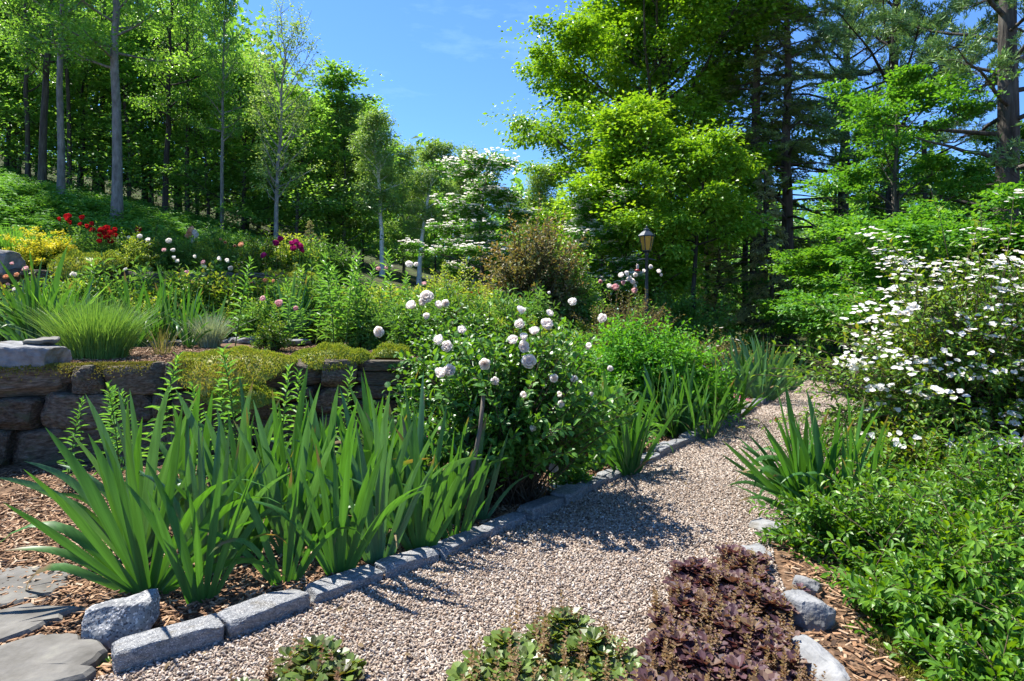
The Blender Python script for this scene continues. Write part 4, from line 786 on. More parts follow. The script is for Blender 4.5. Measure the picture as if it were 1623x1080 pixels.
# ------------------------------------------------------------------ shrubs
def shrub_geo(seed, rx, ry, h, shoots, lps, Ln, Wd, leafm, stemm='twig', tmpl=T_LEAF, t0=.35, el_min=.02, droop=.12, lump=.18, base_r=.18, stem_r=.006, side=.9, upn=.9, arch=.1, z0=0., lift=.0):
    r = rg(seed); az = r.uniform(0, 6.283, shoots); se = r.uniform(math.sin(el_min), 1, shoots); ce = np.sqrt(1 - se * se)
    d = np.stack([np.cos(az) * ce, np.sin(az) * ce, se], 1); lp = 1 + lump * (np.sin(3 * az + seed) * ce + np.sin(5 * az + 2.1 * seed + 4 * se) * .6) + r.normal(0, .09, shoots) ; d = d / ((np.abs(d) ** 3.0).sum(1) ** (1 / 3.0))[:, None]; tgt = d * np.array([rx, ry, h]) * .95 * np.clip(lp * r.uniform(.72, 1.06, shoots), .3, 1.4)[:, None]
    tgt[:, 2] += z0; b = np.stack([r.normal(0, base_r * rx, shoots), r.normal(0, base_r * ry, shoots), np.zeros(shoots)], 1)
    K_ = 7; t = np.linspace(0, 1, K_)[None, :, None]; PT = b[:, None] + (tgt - b)[:, None] * t
    PT[:, :, 2] += (arch * h * 4 * t * (1 - t))[:, :, 0]; PT[:, :, 2] -= (droop * rx * ce[:, None] * t[:, :, 0] ** 3); PT += np.cumsum(r.normal(0, .012 * rx, PT.shape), 1); PT[:, :, 2] = np.maximum(PT[:, :, 2], .01)
    n = shoots * lps; tt = (t0 + (1 - t0) * ((np.arange(lps) + .5) / lps))[None] + r.uniform(-.02, .02, (shoots, lps)); tt = np.clip(tt, 0, 1); fi = tt * (K_ - 1); i0 = np.clip(fi.astype(int), 0, K_ - 2); fr = (fi - i0)[..., None]
    sidx = np.arange(shoots)[:, None]; P = PT[sidx, i0] * (1 - fr) + PT[sidx, i0 + 1] * fr; tg = unit(PT[sidx, i0 + 1] - PT[sidx, i0]); ph = r.uniform(0, 6.28, (shoots, 1)) + np.arange(lps)[None] * 2.4
    u1 = unit(np.cross(tg, np.array([.13, .21, .97]))); u2 = np.cross(tg, u1); rad_ = u1 * np.cos(ph)[..., None] + u2 * np.sin(ph)[..., None]
    out = unit(d)[:, None] * np.ones((1, lps, 1)); D = tg * .55 + rad_ * side + out * .25 + r.normal(0, .12, rad_.shape); D[..., 2] -= .08; Nn = np.array([0, 0, upn]) + out * .45 + r.normal(0, .28, rad_.shape)
    P = P + rad_ * r.uniform(0, .5, (shoots, lps, 1)) * Ln * (1 - .5 * tt[..., None])
    g = G(); leaves(g, P.reshape(-1, 3), D.reshape(-1, 3), Nn.reshape(-1, 3), Ln * r.uniform(.55, 1.2, n), Wd * r.uniform(.65, 1.15, n), tmpl); s = G(); tubes3(s, PT, stem_r, stem_r * .35)
    return g.mesh('foliage', M[leafm]), s.mesh('stems', M[stemm], True), PT[:, -1], unit(d)
def shrub(name, label, cat, x, y, seed, rotz=0, group=None, scale=1, **kw):
    f, s, tips, nr = shrub_geo(seed, **kw); root = thing(name, label, cat, (x, y, gz(x, y) - .01), rotz, group, scale)
    tag(link('foliage', f, root), kind='stuff'); tag(link('stems', s, root), kind='stuff'); return root, tips, nr
def copy_shrub(src, label, x, y, rotz, scale):
    c = src.copy(); COL.objects.link(c); c.location = (x, y, gz(x, y) - .01); c.rotation_euler = (0, 0, rotz); c.scale = (scale,) * 3; c['label'] = label
    for ch in src.children: k = ch.copy(); COL.objects.link(k); k.parent = c
    return c
# flowers
def rose_mesh(name, mat, seed, layers=((5, .052, 1.15), (6, .045, .75), (6, .036, .42), (5, .026, .2)), cup=.9):
    r = rg(seed); g = G()
    for li, (n, ln, tilt) in enumerate(layers):
        for j in range(n):
            a = j * 2 * PI / n + li * .55 + r.normal(0, .12); tl = tilt + r.normal(0, .08); u = np.linspace(0, 1, 5); v = np.linspace(-1, 1, 5); V = []
            for uu in u:
                ang = tl * (1 - .75 * uu * cup); rr_ = ln * (.15 + .85 * math.sin(uu * 1.5)) * math.sin(tl * .75 + .25) * (1 - .18 * uu * uu * (1 - min(tl, 1))); zz = ln * (1 - math.cos(uu * 1.7)) * (1.25 - .55 * tl) + ln * .5 * uu * math.cos(tl) - .012
                wd_ = ln * .78 * math.sin(.35 + uu * 2.1) ** .7
                for vv in v: aa = a + vv * wd_ / max(ln * .75, rr_ + .012) ; V.append(((rr_ - .1 * ln * vv * vv) * math.cos(aa), (rr_ - .1 * ln * vv * vv) * math.sin(aa), zz + .12 * ln * vv * vv * uu + r.normal(0, .0012)))
            g.add(V, [[i * 5 + k, i * 5 + k + 1, i * 5 + k + 6, i * 5 + k + 5] for i in range(4) for k in range(4)])
    return g.mesh(name, M[mat], True)
def single_mesh(name, mat, seed, ln=.03, n=5):
    r = rg(seed); g = G(); a = np.arange(n) * 2 * PI / n + r.normal(0, .08, n); D = np.stack([np.cos(a), np.sin(a), .25 + r.normal(0, .1, n)], 1)
    leaves(g, np.zeros((n, 3)), D, np.tile([0, 0, 1.], (n, 1)) + r.normal(0, .12, (n, 3)), ln, ln * .95, T_ROUND)
    lathe(g, [(0.0001, .004), (.004, .004), (.0055, .0015), (.004, -.001)], 6, 1); return g.mesh(name, [M[mat], M['stamen']])
B = {}
for c in ('rose', 'white', 'pink', 'peach', 'magenta', 'red'):
    B[c] = [rose_mesh('bloom_' + c, 'p_' + c, 900 + k) for k in range(2)] + [rose_mesh('cupped_bloom_' + c, 'p_' + c, 905, ((5, .050, .62), (5, .040, .40), (4, .028, .25))), rose_mesh('open_bloom_' + c, 'p_' + c, 907, ((6, .055, 1.4), (6, .05, 1.0), (7, .038, .55)))]
B['bud'] = [rose_mesh('bud', 'p_rose', 930, ((5, .03, .35), (4, .022, .2)))]
B['single'] = [single_mesh('single_bloom', 'p_white', 940 + k) for k in range(5)]
def bloom(root, kind, p, nrm, size, r, name='bloom'):
    return link(name, B[kind][int(r.integers(len(B[kind])))], root, tuple(p), mat_from_z(nrm, r.uniform(0, 6.28)), size)
def bloom_at(root, kind, px, py, y, size, r, face=(0, -.75, .5), name='bloom'):
    """a bloom seen at this point of the photograph, on the plant's near side"""
    p = at(px, py, y) - np.array(root.location); bloom(root, kind, p / root.scale[0], unit(np.array(face) + r.normal(0, .3, 3)), size / root.scale[0], r, name)

# rose shrub in the middle, with its old wooden stake
rs, tips, nr = shrub('rose_shrub', 'large rose shrub with pale pink-white double blooms beside the path', 'rose', .0, 3.92, 501, rx=.76, ry=.52, h=1.22, shoots=360, lps=27, Ln=.060, Wd=.042, leafm='l_rose', t0=.34, el_min=.34, droop=.05, base_r=.12, stem_r=.006, arch=.06, lump=.14)
r = rg(6)
for (px, py, sz) in ((822, 487, 1), (847, 528, 1), (865, 516, 1.1), (825, 516, 1.0), (870, 498, .7), (908, 481, .9), (957, 506, 1.), (932, 553, .85), (828, 552, 1.15), (813, 542, 1.0), (830, 540, 1), (838, 575, 1.25), (769, 577, 1.1), (712, 590, 1.2), (699, 595, 1.2), (698, 541, 1.05), (711, 551, 1.1), (876, 602, 1.15), (907, 602, .95), (833, 628, .85), (888, 628, .7), (887, 640, .7), (937, 627, .6), (968, 582, .6), (875, 688, 1.0), (878, 740, .9), (843, 680, .6), (784, 606, .8), (731, 526, .85)):
    d2 = ((px - 815) / 190) ** 2 + ((py - 600) / 150) ** 2; bloom_at(rs, 'rose', px, py, 3.9 - .44 * math.sqrt(max(0, 1 - d2)), sz * .70, r)
for k in range(8): i = int(r.integers(len(tips))); bloom(rs, 'bud', tips[i], nr[i], .8, r, 'bud')
g = G(); tube(g, [(0, 0, -.05), (.02, .02, .3), (.07, .04, .55), (.09, .06, .75)], [.017, .015, .013, .012], 7, cap=True)
tag(link('wooden_stake', g.mesh('wooden_stake', M['old_wood'], True), None, (-.255, 3.42, 0)), 'weathered wooden stake under the rose shrub', 'stake')
rs2, t2, n2 = shrub('rose_shrub', 'smaller white rose shrub above the right end of the lower wall', 'rose', -.55, 5.5, 502, rx=.62, ry=.5, h=.98, shoots=220, lps=24, Ln=.06, Wd=.04, leafm='l_rose', t0=.3, el_min=.1, base_r=.2); r = rg(7)
rs2.location.z = .22
for (px, py, sz) in ((677, 473, 1.2), (653, 487, 1.0), (697, 488, 1.0), (707, 482, .8), (603, 526, 1), (676, 503, .7), (671, 481, .8)): bloom_at(rs2, 'rose', px, py, 5.2, sz, r)
# round mounded shrub
shrub('mounded_shrub', 'dense round bright green shrub left of the path', 'shrub', 1.42, 6.75, 503, rx=1.08, ry=.75, h=1.12, shoots=900, lps=26, Ln=.055, Wd=.032, leafm='l_mound', stemm='green_stem', t0=.45, el_min=.03, lump=.06, droop=.06, base_r=.3, stem_r=.004)
shrub('leafy_perennial', 'leafy light green peony foliage between rose shrub and mound', 'perennial', .78, 5.35, 504, rx=.42, ry=.36, h=.62, shoots=90, lps=20, Ln=.095, Wd=.032, leafm='l_perennial', stemm='green_stem', t0=.4, el_min=.2, droop=.2)
shrub('leafy_perennial', 'small dark leafy plant by the granite edging under the rose shrub', 'perennial', .42, 4.28, 505, rx=.2, ry=.16, h=.2, shoots=50, lps=14, Ln=.045, Wd=.028, leafm='l_rose', stemm='green_stem', t0=.4, el_min=.1)
# azalea and bronze rose bush behind
az_, ta, na = shrub('azalea', 'spreading bronze azalea with fading pale pink blossom', 'azalea', 3.05, 8.95, 506, rx=.85, ry=.6, h=.9, shoots=420, lps=20, Ln=.045, Wd=.022, leafm='l_bronze', tmpl=T_RHOMB, t0=.5, lump=.1); r = rg(8)
idx = r.choice(len(ta), 75, replace=False)
for i in idx: bloom(az_, 'single', ta[i] * 1.01, nr[0] * 0 + na[i], 1.2, r)
br, tb, nb_ = shrub('bronze_shrub', 'brownish green shrub with pale pink roses below the lamp', 'shrub', 1.95, 9.9, 507, rx=.95, ry=.7, h=1.5, shoots=560, lps=24, Ln=.05, Wd=.018, leafm='l_lilac', tmpl=T_RHOMB, t0=.40, el_min=.15, lump=.1, stem_r=.008); r = rg(9)
for (px, py, sz) in ((953, 447, 1.2), (975, 457, 1.3), (988, 451, 1.2), (996, 443, 1.1), (985, 438, 1.1), (1001, 447, 1.1), (1008, 455, 1), (1008, 436, .9), (1020, 432, .9), (1030, 424, .9), (1044, 432, .9), (1048, 438, .8), (966, 455, 1), (1006, 463, 1.2), (992, 434, .9)): bloom_at(br, 'pink' if sz > 1.15 else 'rose', px, py, 9.4, sz * .95, r)
bl, _, _ = shrub('lilac_shrub', 'tall lilac with brown faded flower heads in the middle distance', 'lilac', .42, 11.4, 508, rx=1.12, ry=.9, h=2.3, shoots=620, lps=26, Ln=.085, Wd=.05, leafm='l_lilac', tmpl=T_RHOMB, t0=.42, el_min=.1, lump=.14, stem_r=.012)
shrub('yellow_shrub', 'yellow green loose shrub left of the brown lilac', 'shrub', -1.05, 10.6, 509, rx=.9, ry=.7, h=1.15, shoots=360, lps=22, Ln=.06, Wd=.035, leafm='l_yellowgreen', tmpl=T_RHOMB, t0=.4, el_min=.1, lump=.2)
shrub('green_shrub', 'dark green shrub between the lilac and the bronze rose shrub', 'shrub', 1.0, 11.6, 510, rx=.9, ry=.8, h=1.7, shoots=420, lps=24, Ln=.08, Wd=.05, leafm='l_forest', tmpl=T_RHOMB, t0=.4, el_min=.05)
shrub('green_shrub', 'broad leafy shrub around the foot of the lamp post', 'shrub', 3.4, 12.2, 511, rx=1.3, ry=.9, h=1.6, shoots=480, lps=24, Ln=.09, Wd=.055, leafm='l_forest', tmpl=T_RHOMB, t0=.4, el_min=.05)
shrub('green_shrub', 'low bright shrub at the far bend before the tall hemlocks', 'shrub', 5.3, 14.6, 512, rx=1.5, ry=.8, h=.75, shoots=360, lps=22, Ln=.08, Wd=.05, leafm='l_mound', tmpl=T_RHOMB, t0=.35, el_min=.05)
shrub('green_shrub', 'low yellow green plant behind the iris on the bend', 'shrub', 4.2, 10.6, 513, rx=.7, ry=.5, h=.5, shoots=260, lps=20, Ln=.07, Wd=.03, leafm='l_yellowgreen', tmpl=T_RHOMB, t0=.35, el_min=.05)
# big white flowering shrub on the right
vb, tv, nv = shrub('white_shrub_rose', 'big shrub smothered in flat white single flowers right of the path', 'shrub', 3.95, 4.95, 520, rx=1.45, ry=1.1, h=1.98, shoots=1450, lps=26, Ln=.062, Wd=.030, leafm='l_viburnum', t0=.38, el_min=.02, droop=.12, lump=.16, stem_r=.006, base_r=.22); r = rg(10)
vis = [i for i in range(len(tv)) if (nv[i][1] < .25 or nv[i][2] > .6)]; r.shuffle(vis)
vis = [i for i in vis if nv[i][0] < .75 and nv[i][2] > .04 and tv[i][0] > -1.3]
gb = G(); nb2 = 1500; ib = np.array(vis[:220])[r.integers(220, size=nb2)]; Pb = tv[ib] + unit(nv[ib] + np.array([0, -.3, .5])) * .02 + r.normal(0, .07, (nb2, 3)) * np.array([1, 1, .4]); fb = unit(nv[ib] * .5 + np.array([0, -.35, .9]) + r.normal(0, .25, (nb2, 3))); e1 = unit(np.cross(fb, np.array([.2, .9, .1]))); e2 = np.cross(fb, e1)
for j in range(5): aj = j * 1.2566 + r.uniform(0, .3, nb2); leaves(gb, Pb, e1 * np.cos(aj)[:, None] + e2 * np.sin(aj)[:, None] + fb * .2, fb + r.normal(0, .12, (nb2, 3)), .028 * r.uniform(.6, 1.15, nb2), .026, T_ROUND)
tag(link('small_blossoms', gb.mesh('small_blossoms', M['p_white']), vb), kind='stuff')
for i in vis[:84]:
    for k in range(int(r.integers(2, 6))): bloom(vb, 'single', tv[i] + unit(nv[i] + np.array([0, -.3, .5])) * .03 + r.normal(0, .06, 3) * np.array([1, 1, .35]), unit(nv[i] * .5 + np.array([0, -.35, .9]) + r.normal(0, .25, 3)), r.uniform(.85, 1.3), r)
shrub('white_shrub_rose', 'side shoot of the white flowering shrub reaching to the path edge', 'shrub', 3.0, 4.35, 521, rx=.5, ry=.5, h=.62, shoots=240, lps=22, Ln=.055, Wd=.028, leafm='l_viburnum', t0=.35, el_min=.05)
# low leafy shrubs, lower right
LOWS = [(2.05, 2.75, .75, .62, .62, 522, 'low bright green shrub below the white flowers at the lower right'), (2.15, 2.05, .6, .5, .5, 523, 'low green shrub at the bottom right corner'), (2.75, 3.35, .8, .7, .75, 524, 'bushy green shrub at the right edge under the white flowers'), (1.66, 2.42, .38, .36, .36, 525, 'thin spreading green shrub beside the angular pale rock'), (1.78, 3.15, .42, .34, .40, 526, 'green sprawling branches in front of the iris right of the path'), (1.62, 1.98, .30, .28, .30, 527, 'small green shrub beside the moss at the bottom right')]
for (x, y, rx, ry, h, sd_, lb) in LOWS:
    shrub('low_shrub', lb, 'shrub', x, y, sd_, group='low green shrubs at the lower right', rx=rx, ry=ry, h=h, shoots=int(300 * rx), lps=32, Ln=.050, Wd=.024, leafm='l_weigela', t0=.22, el_min=.04, droop=.1, lump=.22, stem_r=.0035, base_r=.3, arch=.12)

# ------------------------------------------------------------------ lily stalks
def lily_mesh(seed, h, n, Ln, Wd, lean=.06):
    r = rg(seed); t = np.linspace(0, 1, 8); a = r.uniform(0, 6.28); C = np.stack([lean * h * t ** 2 * math.cos(a), lean * h * t ** 2 * math.sin(a), h * t], 1); s = G(); tube(s, C, .0065 * (1 - .6 * t), 5)
    k = np.arange(n); f = .12 + .88 * (k / n) ** .85; P = np.stack([np.interp(f, t, C[:, j]) for j in range(3)], 1); ph = k * 2.4 + r.normal(0, .2, n); el = .18 + .85 * f ** 3 + r.normal(0, .15, n)
    D = np.stack([np.cos(ph) * np.cos(el), np.sin(ph) * np.cos(el), np.sin(el)], 1); Nn = np.array([0, 0, 1.]) + .0 * D; Nn = np.tile(Nn, (n, 1)) if Nn.ndim == 1 else Nn
    g = G(); leaves(g, P, D, Nn - D * .2, Ln * (1.05 - .55 * f ** 2) * r.uniform(.8, 1.1, n), Wd * (1.1 - .4 * f), T_LEAF); return s.mesh('lily_stem', M['green_stem'], True), g.mesh('lily_leaves', M['l_lily'])
LM = [lily_mesh(600 + k, .92, 50, .15, .036) for k in range(4)]
def lily(label, x, y, top, k, group):
    z = gz(x, y); root = thing('lily_stalk', label, 'lily', (x, y, z), k * 1.3, group, max(.25, (top - z) / .95)); root.rotation_euler = (.13 * math.sin(k * 2.7), .13 * math.cos(k * 1.9), k * 1.3); s, g = LM[k % 4]; link('stem', s, root); tag(link('leaves', g, root), kind='stuff')
FL = [(105, 4.2, 630), (170, 4.25, 610), (192, 4.1, 598), (240, 4.3, 556), (330, 4.3, 600), (380, 4.35, 545), (441, 4.3, 578), (466, 4.45, 585), (535, 4.7, 580), (215, 4.4, 615), (360, 4.45, 600)]
for i, (px, y, py) in enumerate(sorted(FL)): lily('lily stalk in front of the lower wall, %s from the left' % ORD[i], xat(px, y), y, at(px, py, y)[2], i, 'lily stalks in front of the lower wall')
TL = [(372, 7.0, 405), (430, 7.0, 480), (460, 7.0, 440), (530, 6.9, 400), (548, 6.9, 405), (560, 7.2, 395), (500, 7.4, 415), (580, 7.4, 430), (623, 7.4, 395), (520, 7.6, 425), (600, 7.8, 440), (640, 8, 430), (485, 7.0, 470), (655, 7.2, 440), (545, 7.9, 420), (575, 8.2, 415)]
for i, (px, y, py) in enumerate(sorted(TL)): lily('lily stalk on the lower terrace, %s from the left' % ORD[i], xat(px, y), y, at(px, py, y)[2], i, 'lily stalks on the lower terrace')

# ------------------------------------------------------------------ terrace cushions and tufts
def cushion(name, label, cat, x, y, z, rx, ry, h, n, mat, Ln, Wd, seed, upright=.9, spill=0., lumpy=.15):
    r = rg(seed); az = r.uniform(0, 6.283, n); q = np.sqrt(r.random(n)); px, py = np.cos(az) * q, np.sin(az) * q; lm = 1 + lumpy * (np.sin(px * 6 + seed) + np.sin(py * 7 + 2 * seed) + .7 * np.sin(px * 13 + py * 11))
    zz = h * np.sqrt(np.clip(1 - q ** 2.4, 0, 1)) * lm - spill * np.clip(-py, 0, 1) ** 2 * 1.0; P = np.stack([px * rx, py * ry, zz], 1); nr_ = unit(np.stack([px / rx, py / ry, .9 / h * np.ones(n) * .35], 1))
    D = nr_ * .6 + np.array([0, 0, upright]) + r.normal(0, .45, (n, 3)); g = G(); leaves(g, P - D * Ln * .4, D, r.normal(0, 1, (n, 3)) + np.array([0, -.3, .3]), Ln * r.uniform(.5, 1.3, n), Wd, T_RHOMB)
    # the packed inside of the cushion
    m_ = 14; rr_ = np.linspace(0, .97, 7); V = [(math.cos(a) * q_ * rx, math.sin(a) * q_ * ry, h * .86 * math.sqrt(max(0, 1 - q_ ** 2.4)) - .02 - spill * max(0, -math.sin(a) * q_) ** 2) for q_ in rr_ for a in np.arange(m_) * 2 * PI / m_]
    g.add(V, [[i * m_ + j, i * m_ + (j + 1) % m_, (i + 1) * m_ + (j + 1) % m_, (i + 1) * m_ + j] for i in range(6) for j in range(m_)])
    return tag(link(name, g.mesh(name, M[mat]), None, (x, y, z)), label, cat, kind=None)
cushion('thyme_cushion', 'yellow green thyme cushion spilling over the middle of the lower wall', 'ground cover', -2.42, 5.24, .775, .54, .32, .11, 9500, 'l_thyme', .024, .010, 1, spill=.28)
cushion('thyme_cushion', 'rounded golden thyme cushion near the right end of the lower wall', 'ground cover', -1.68, 5.58, .775, .38, .26, .13, 6500, 'l_thyme', .024, .010, 2, spill=.08)
cushion('thyme_cushion', 'small green cushion at the right end of the lower wall', 'ground cover', -1.18, 5.85, .78, .2, .16, .12, 2200, 'l_thyme', .024, .010, 3)
cushion('moss_cushion', 'mossy mound hanging over the upper terrace wall', 'ground cover', -6.75, 9.55, 1.93, .6, .35, .2, 5000, 'l_thyme', .04, .018, 4, spill=.25)
cushion('moss_cushion', 'low mossy mound on the upper terrace below the magenta peonies', 'ground cover', -3.85, 10.35, 1.70, .6, .4, .2, 4500, 'l_thyme', .04, .018, 5, spill=.2)
cushion('thyme_cushion', 'yellow cushion low on the wall face beneath the thyme', 'ground cover', -2.25, 4.98, .50, .34, .10, .12, 2600, 'l_thyme', .022, .010, 6, spill=.1)
# moss along the lip of the lower wall and on the soil by the rocks
r = rg(12); g = G(); n = 9000; u = r.random(n); xx = -4.6 + u * 2.3; yy = w1y(xx) + r.normal(.05, .05, n); kp = mnoise; msk = np.array([mnoise.noise(Vector((a * 2.2, 3, 1))) for a in xx]) > -.25; xx, yy = xx[msk], yy[msk]; n = len(xx)
P = np.stack([xx, yy, .79 - np.clip(w1y(xx) + .02 - yy, 0, 1) * .8 + r.uniform(-.01, .006, n)], 1); leaves(g, P, np.array([0, -.2, 1.]) + r.normal(0, .6, (n, 3)), r.normal(0, 1, (n, 3)), .018, .010, T_RHOMB)
tag(link('moss_strip', g.mesh('moss_strip', M['l_moss'])), 'brownish moss along the lip of the lower wall', 'moss', kind='stuff')
cushion('moss_cushion', 'yellow green moss patch right of the purple ground cover', 'ground cover', 1.42, 2.25, -.06, .13, .26, .05, 3500, 'l_moss', .014, .007, 7)
def tuft(name, label, cat, x, y, rx, h, n, mat, seed, wid=.006, bow=.5):
    """fountain of thin blades"""
    r = rg(seed); az = r.uniform(0, 6.283, n); q = np.sqrt(r.random(n)); ln = h * r.uniform(.7, 1.12, n); t = np.linspace(0, 1, 6); b = np.stack([np.cos(az) * q * rx * .45, np.sin(az) * q * rx * .45, np.zeros(n)], 1)
    hd = np.stack([np.cos(az), np.sin(az), np.zeros(n)], 1); lean = q * bow + r.normal(0, .2, n); C = b[:, None] + hd[:, None] * (lean * ln)[:, None, None] * (t ** 1.5)[None, :, None]; C[:, :, 2] += ln[:, None] * (t[None] - .22 * (q ** 2)[:, None] * t[None] ** 2.5); C += np.cumsum(r.normal(0, .016 * h, C.shape), 1)
    s = np.stack([-np.sin(az), np.cos(az), np.zeros(n)], 1) + r.normal(0, .5, (n, 3)); s = unit(s); wd_ = wid * (1 - t ** 2)[None, :, None] * .5 + .0004; V = np.stack([C - s[:, None] * wd_, C + s[:, None] * wd_], 2)
    st = (np.arange(n) * 12)[:, None]; i = (np.arange(5) * 2)[None]; F = np.stack([st + i, st + i + 1, st + i + 3, st + i + 2], -1).reshape(-1, 4); g = G().add(V.reshape(-1, 3), F)
    return tag(link(name, g.mesh(name, M[mat]), None, (x, y, gz(x, y) - .01)), label, cat)
tuft('lavender_mound', 'large feathery bright green lavender mound on the lower terrace', 'lavender', xat(152, 6.0), 6.0, .62, .60, 2000, 'l_lavender', 1, .0065, .5)
tuft('lavender_tuft', 'small grey green lavender tuft beside the pale slabs', 'lavender', xat(332, 7.3), 7.3, .25, .42, 500, 'l_greyleaf', 2, .008, .5)
tuft('dry_tuft', 'sparse twiggy tuft right of the lavender mound', 'plant', xat(258, 6.3), 6.3, .2, .34, 60, 'l_bronze', 3, .006, .7)
tuft('grass_tuft', 'bright green grassy tuft at the left edge of the upper terrace', 'plant', xat(22, 10.6), 10.6, .7, .75, 900, 'l_lily', 4, .016, .6)
tuft('grass_tuft', 'arching daylily leaves at the left edge of the lower terrace', 'plant', xat(95, 7.2), 7.2, .45, .8, 110, 'l_lily', 5, .030, .9)

# ------------------------------------------------------------------ terrace perennials and roses
PT_ = dict(rx=.42, ry=.38, h=.72, shoots=110, lps=20, Ln=.055, Wd=.030, tmpl=T_RHOMB, t0=.3, el_min=.12)
base_rose, _, _ = shrub('terrace_rose', 'x', 'rose', 0, 0, 540, leafm='l_viburnum', **PT_)
base_leafy, _, _ = shrub('terrace_perennial', 'x', 'perennial', 0, 0, 541, leafm='l_perennial', stemm='green_stem', **dict(PT_, Ln=.085, Wd=.030))
base_yel, _, _ = shrub('terrace_perennial', 'x', 'perennial', 0, 0, 542, leafm='l_yellowgreen', stemm='green_stem', **PT_)
TP = [  # kind, px, depth, scale, blooms [(kind, px, py, size)], label
    ('r', 240, 9.0, 1.15, [('white', 268, 383, 1.4), ('white', 235, 382, 1.3), ('white', 222, 376, 1.2), ('white', 275, 398, 1.2)], 'white dotted rose bush below the red peonies'),
    ('r', 300, 8.9, 1.1, [('pink', 297, 435, 1.6), ('pink', 306, 448, 1.3), ('white', 276, 411, 1.3), ('pink', 261, 398, 1.2), ('white', 282, 415, 1.1)], 'pink and white rose bush left of the single lily stalk'),
    ('r', 345, 9.1, 1.1, [('white', 350, 413, 1.5), ('white', 362, 416, 1.5), ('white', 326, 425, 1.4), ('white', 310, 409, 1.2), ('pink', 323, 417, 1.2), ('white', 333, 451, 1.0)], 'white rose bush directly behind the single lily stalk'),
    ('r', 395, 9.2, 1.1, [('peach', 400, 449, 1.3), ('peach', 383, 390, 1.6), ('peach', 421, 446, 1.3), ('white', 366, 426, 1.2), ('pink', 418, 474, 1.2)], 'peach rose bush right of the single lily stalk'),
    ('r', 120, 9.0, 1.1, [('pink', 42, 428, 1.6), ('pink', 20, 419, 1.0), ('white', 117, 437, 1.6), ('white', 75, 455, 1.2)], 'pink rose bush by the dark boulder at the left'),
    ('r', 30, 8.6, 1.0, [('peach', 10, 440, 1.2), ('peach', 28, 437, 1.2), ('pink', 15, 452, 1.0), ('white', 24, 460, 1.0)], 'small peach rose bush at the left edge'),
    ('r', 430, 6.8, .62, [('pink', 418, 475, 1.2), ('pink', 443, 483, 1.6), ('pink', 470, 490, 1.0)], 'low rose bush with two pink blooms behind the thyme'),
    ('r', 650, 8.6, 1.3, [('pink', 600, 428, 1.3), ('pink', 612, 426, 1.0), ('rose', 648, 422, 2.0), ('rose', 660, 421, 1.3), ('pink', 673, 452, 1.4), ('rose', 620, 424, .9)], 'rose bush with pale pink blooms in front of the birches'),
    ('r', 180, 9.2, 1.0, [('white', 200, 428, 1.0), ('pink', 226, 470, .9), ('white', 225, 468, 1.0), ('white', 243, 460, .8)], 'rose bush hanging before the upper terrace wall'),
    ('r', 470, 8.8, .9, [('peach', 434, 446, .8)], 'green rose bush behind the lily stalks'),
    ('l', 270, 10.8, 1.1, [('white', 205, 378, 1.3)], 'leafy perennial on the upper terrace right of the red peonies'),
    ('y', 325, 11, .9, [('peach', 357, 385, .9)], 'yellow green perennial on the upper terrace below the peach iris'),
    ('l', 375, 11.2, .9, [('peach', 372, 391, 1.2), ('peach', 383, 388, 1.6), ('peach', 350, 380, .8)], 'leafy perennial with peach blooms on the upper terrace'),
    ('y', 415, 11, .8, [], 'yellow green perennial left of the magenta peonies'),
    ('y', 210, 10.1, .9, [], 'yellow green perennial under the cluster of red peonies'),
    ('l', 410, 8.2, .8, [], 'leafy perennial between terrace irises and roses'),
    ('l', 520, 9.2, 1.1, [], 'tall leafy perennial left of the lily group'),
    ('y', 590, 9.6, 1.2, [], 'yellow green perennial behind the lily group'),
    ('l', 700, 8.0, 1.1, [('red', 747, 466, .9), ('red', 758, 468, 1.1)], 'dark green perennial with small red flowers'),
    ('l', 745, 7.4, 1.0, [], 'deep green leafy perennial above the rose shrub'),
    ('y', 640, 9.8, 1.1, [], 'yellow leaved perennial below the birches'),
    ('l', 800, 8.0, 1.1, [], 'leafy perennial right behind the rose shrub'),
    ('y', 860, 8.4, 1.1, [('rose', 870, 465, .8)], 'yellow green perennial under the brown lilac'),
    ('l', 660, 6.6, .9, [], 'leafy perennial above the right end of the lower wall'),
    ('r', 560, 10.8, 1.2, [], 'green bush between the young hemlock and birches'),
    ('l', 500, 12, 1.3, [], 'leafy bush at the foot of the young hemlock'),
    ('y', 160, 9.0, .9, [], 'pale green plant in front of the mossy upper wall'),
    ('l', 70, 8.8, .9, [], 'broad leafy plant below the yellow spurge'),
    ('l', 900, 9.0, 1.2, [], 'leafy perennial left of the bronze rose shrub'),
    ('y', 765, 9.2, 1.2, [], 'yellow green perennial in front of the brown lilac'),
    ('l', 610, 7.0, .8, [], 'leafy perennial among the right hand lily stalks'),
    ('l', 330, 9.8, 1.0, [], 'leafy plant on top of the upper wall'),
    ('r', 450, 9.7, 1.1, [], 'rose foliage covering the end of the upper wall')]
FILLS = set(); rf_ = rg(99)
for (y0, y1, p0, p1, n_, sc0, where) in ((8.3, 9.2, 0, 640, 15, .95, 'behind the irises of the lower terrace'), (10.4, 12.2, 215, 560, 14, 1.15, 'around the peonies of the upper terrace'), (7.2, 8.2, 560, 900, 9, 1.0, 'just behind the two rose shrubs'), (9.3, 11, 560, 920, 10, 1.1, 'below the birches and the brown lilac'), (8.75, 9.15, 70, 500, 15, 1.4, 'against the face of the upper wall')):
    for j in range(n_): TP.append(('lyrl'[int(rf_.integers(4))], p0 + (p1 - p0) * (j + rf_.random()) / n_, rf_.uniform(y0, y1), sc0 * rf_.uniform(.8, 1.2), [], '%s green plant from the left in the row %s' % (ORD[j], where))); FILLS.add(TP[-1][5])
r = rg(13)
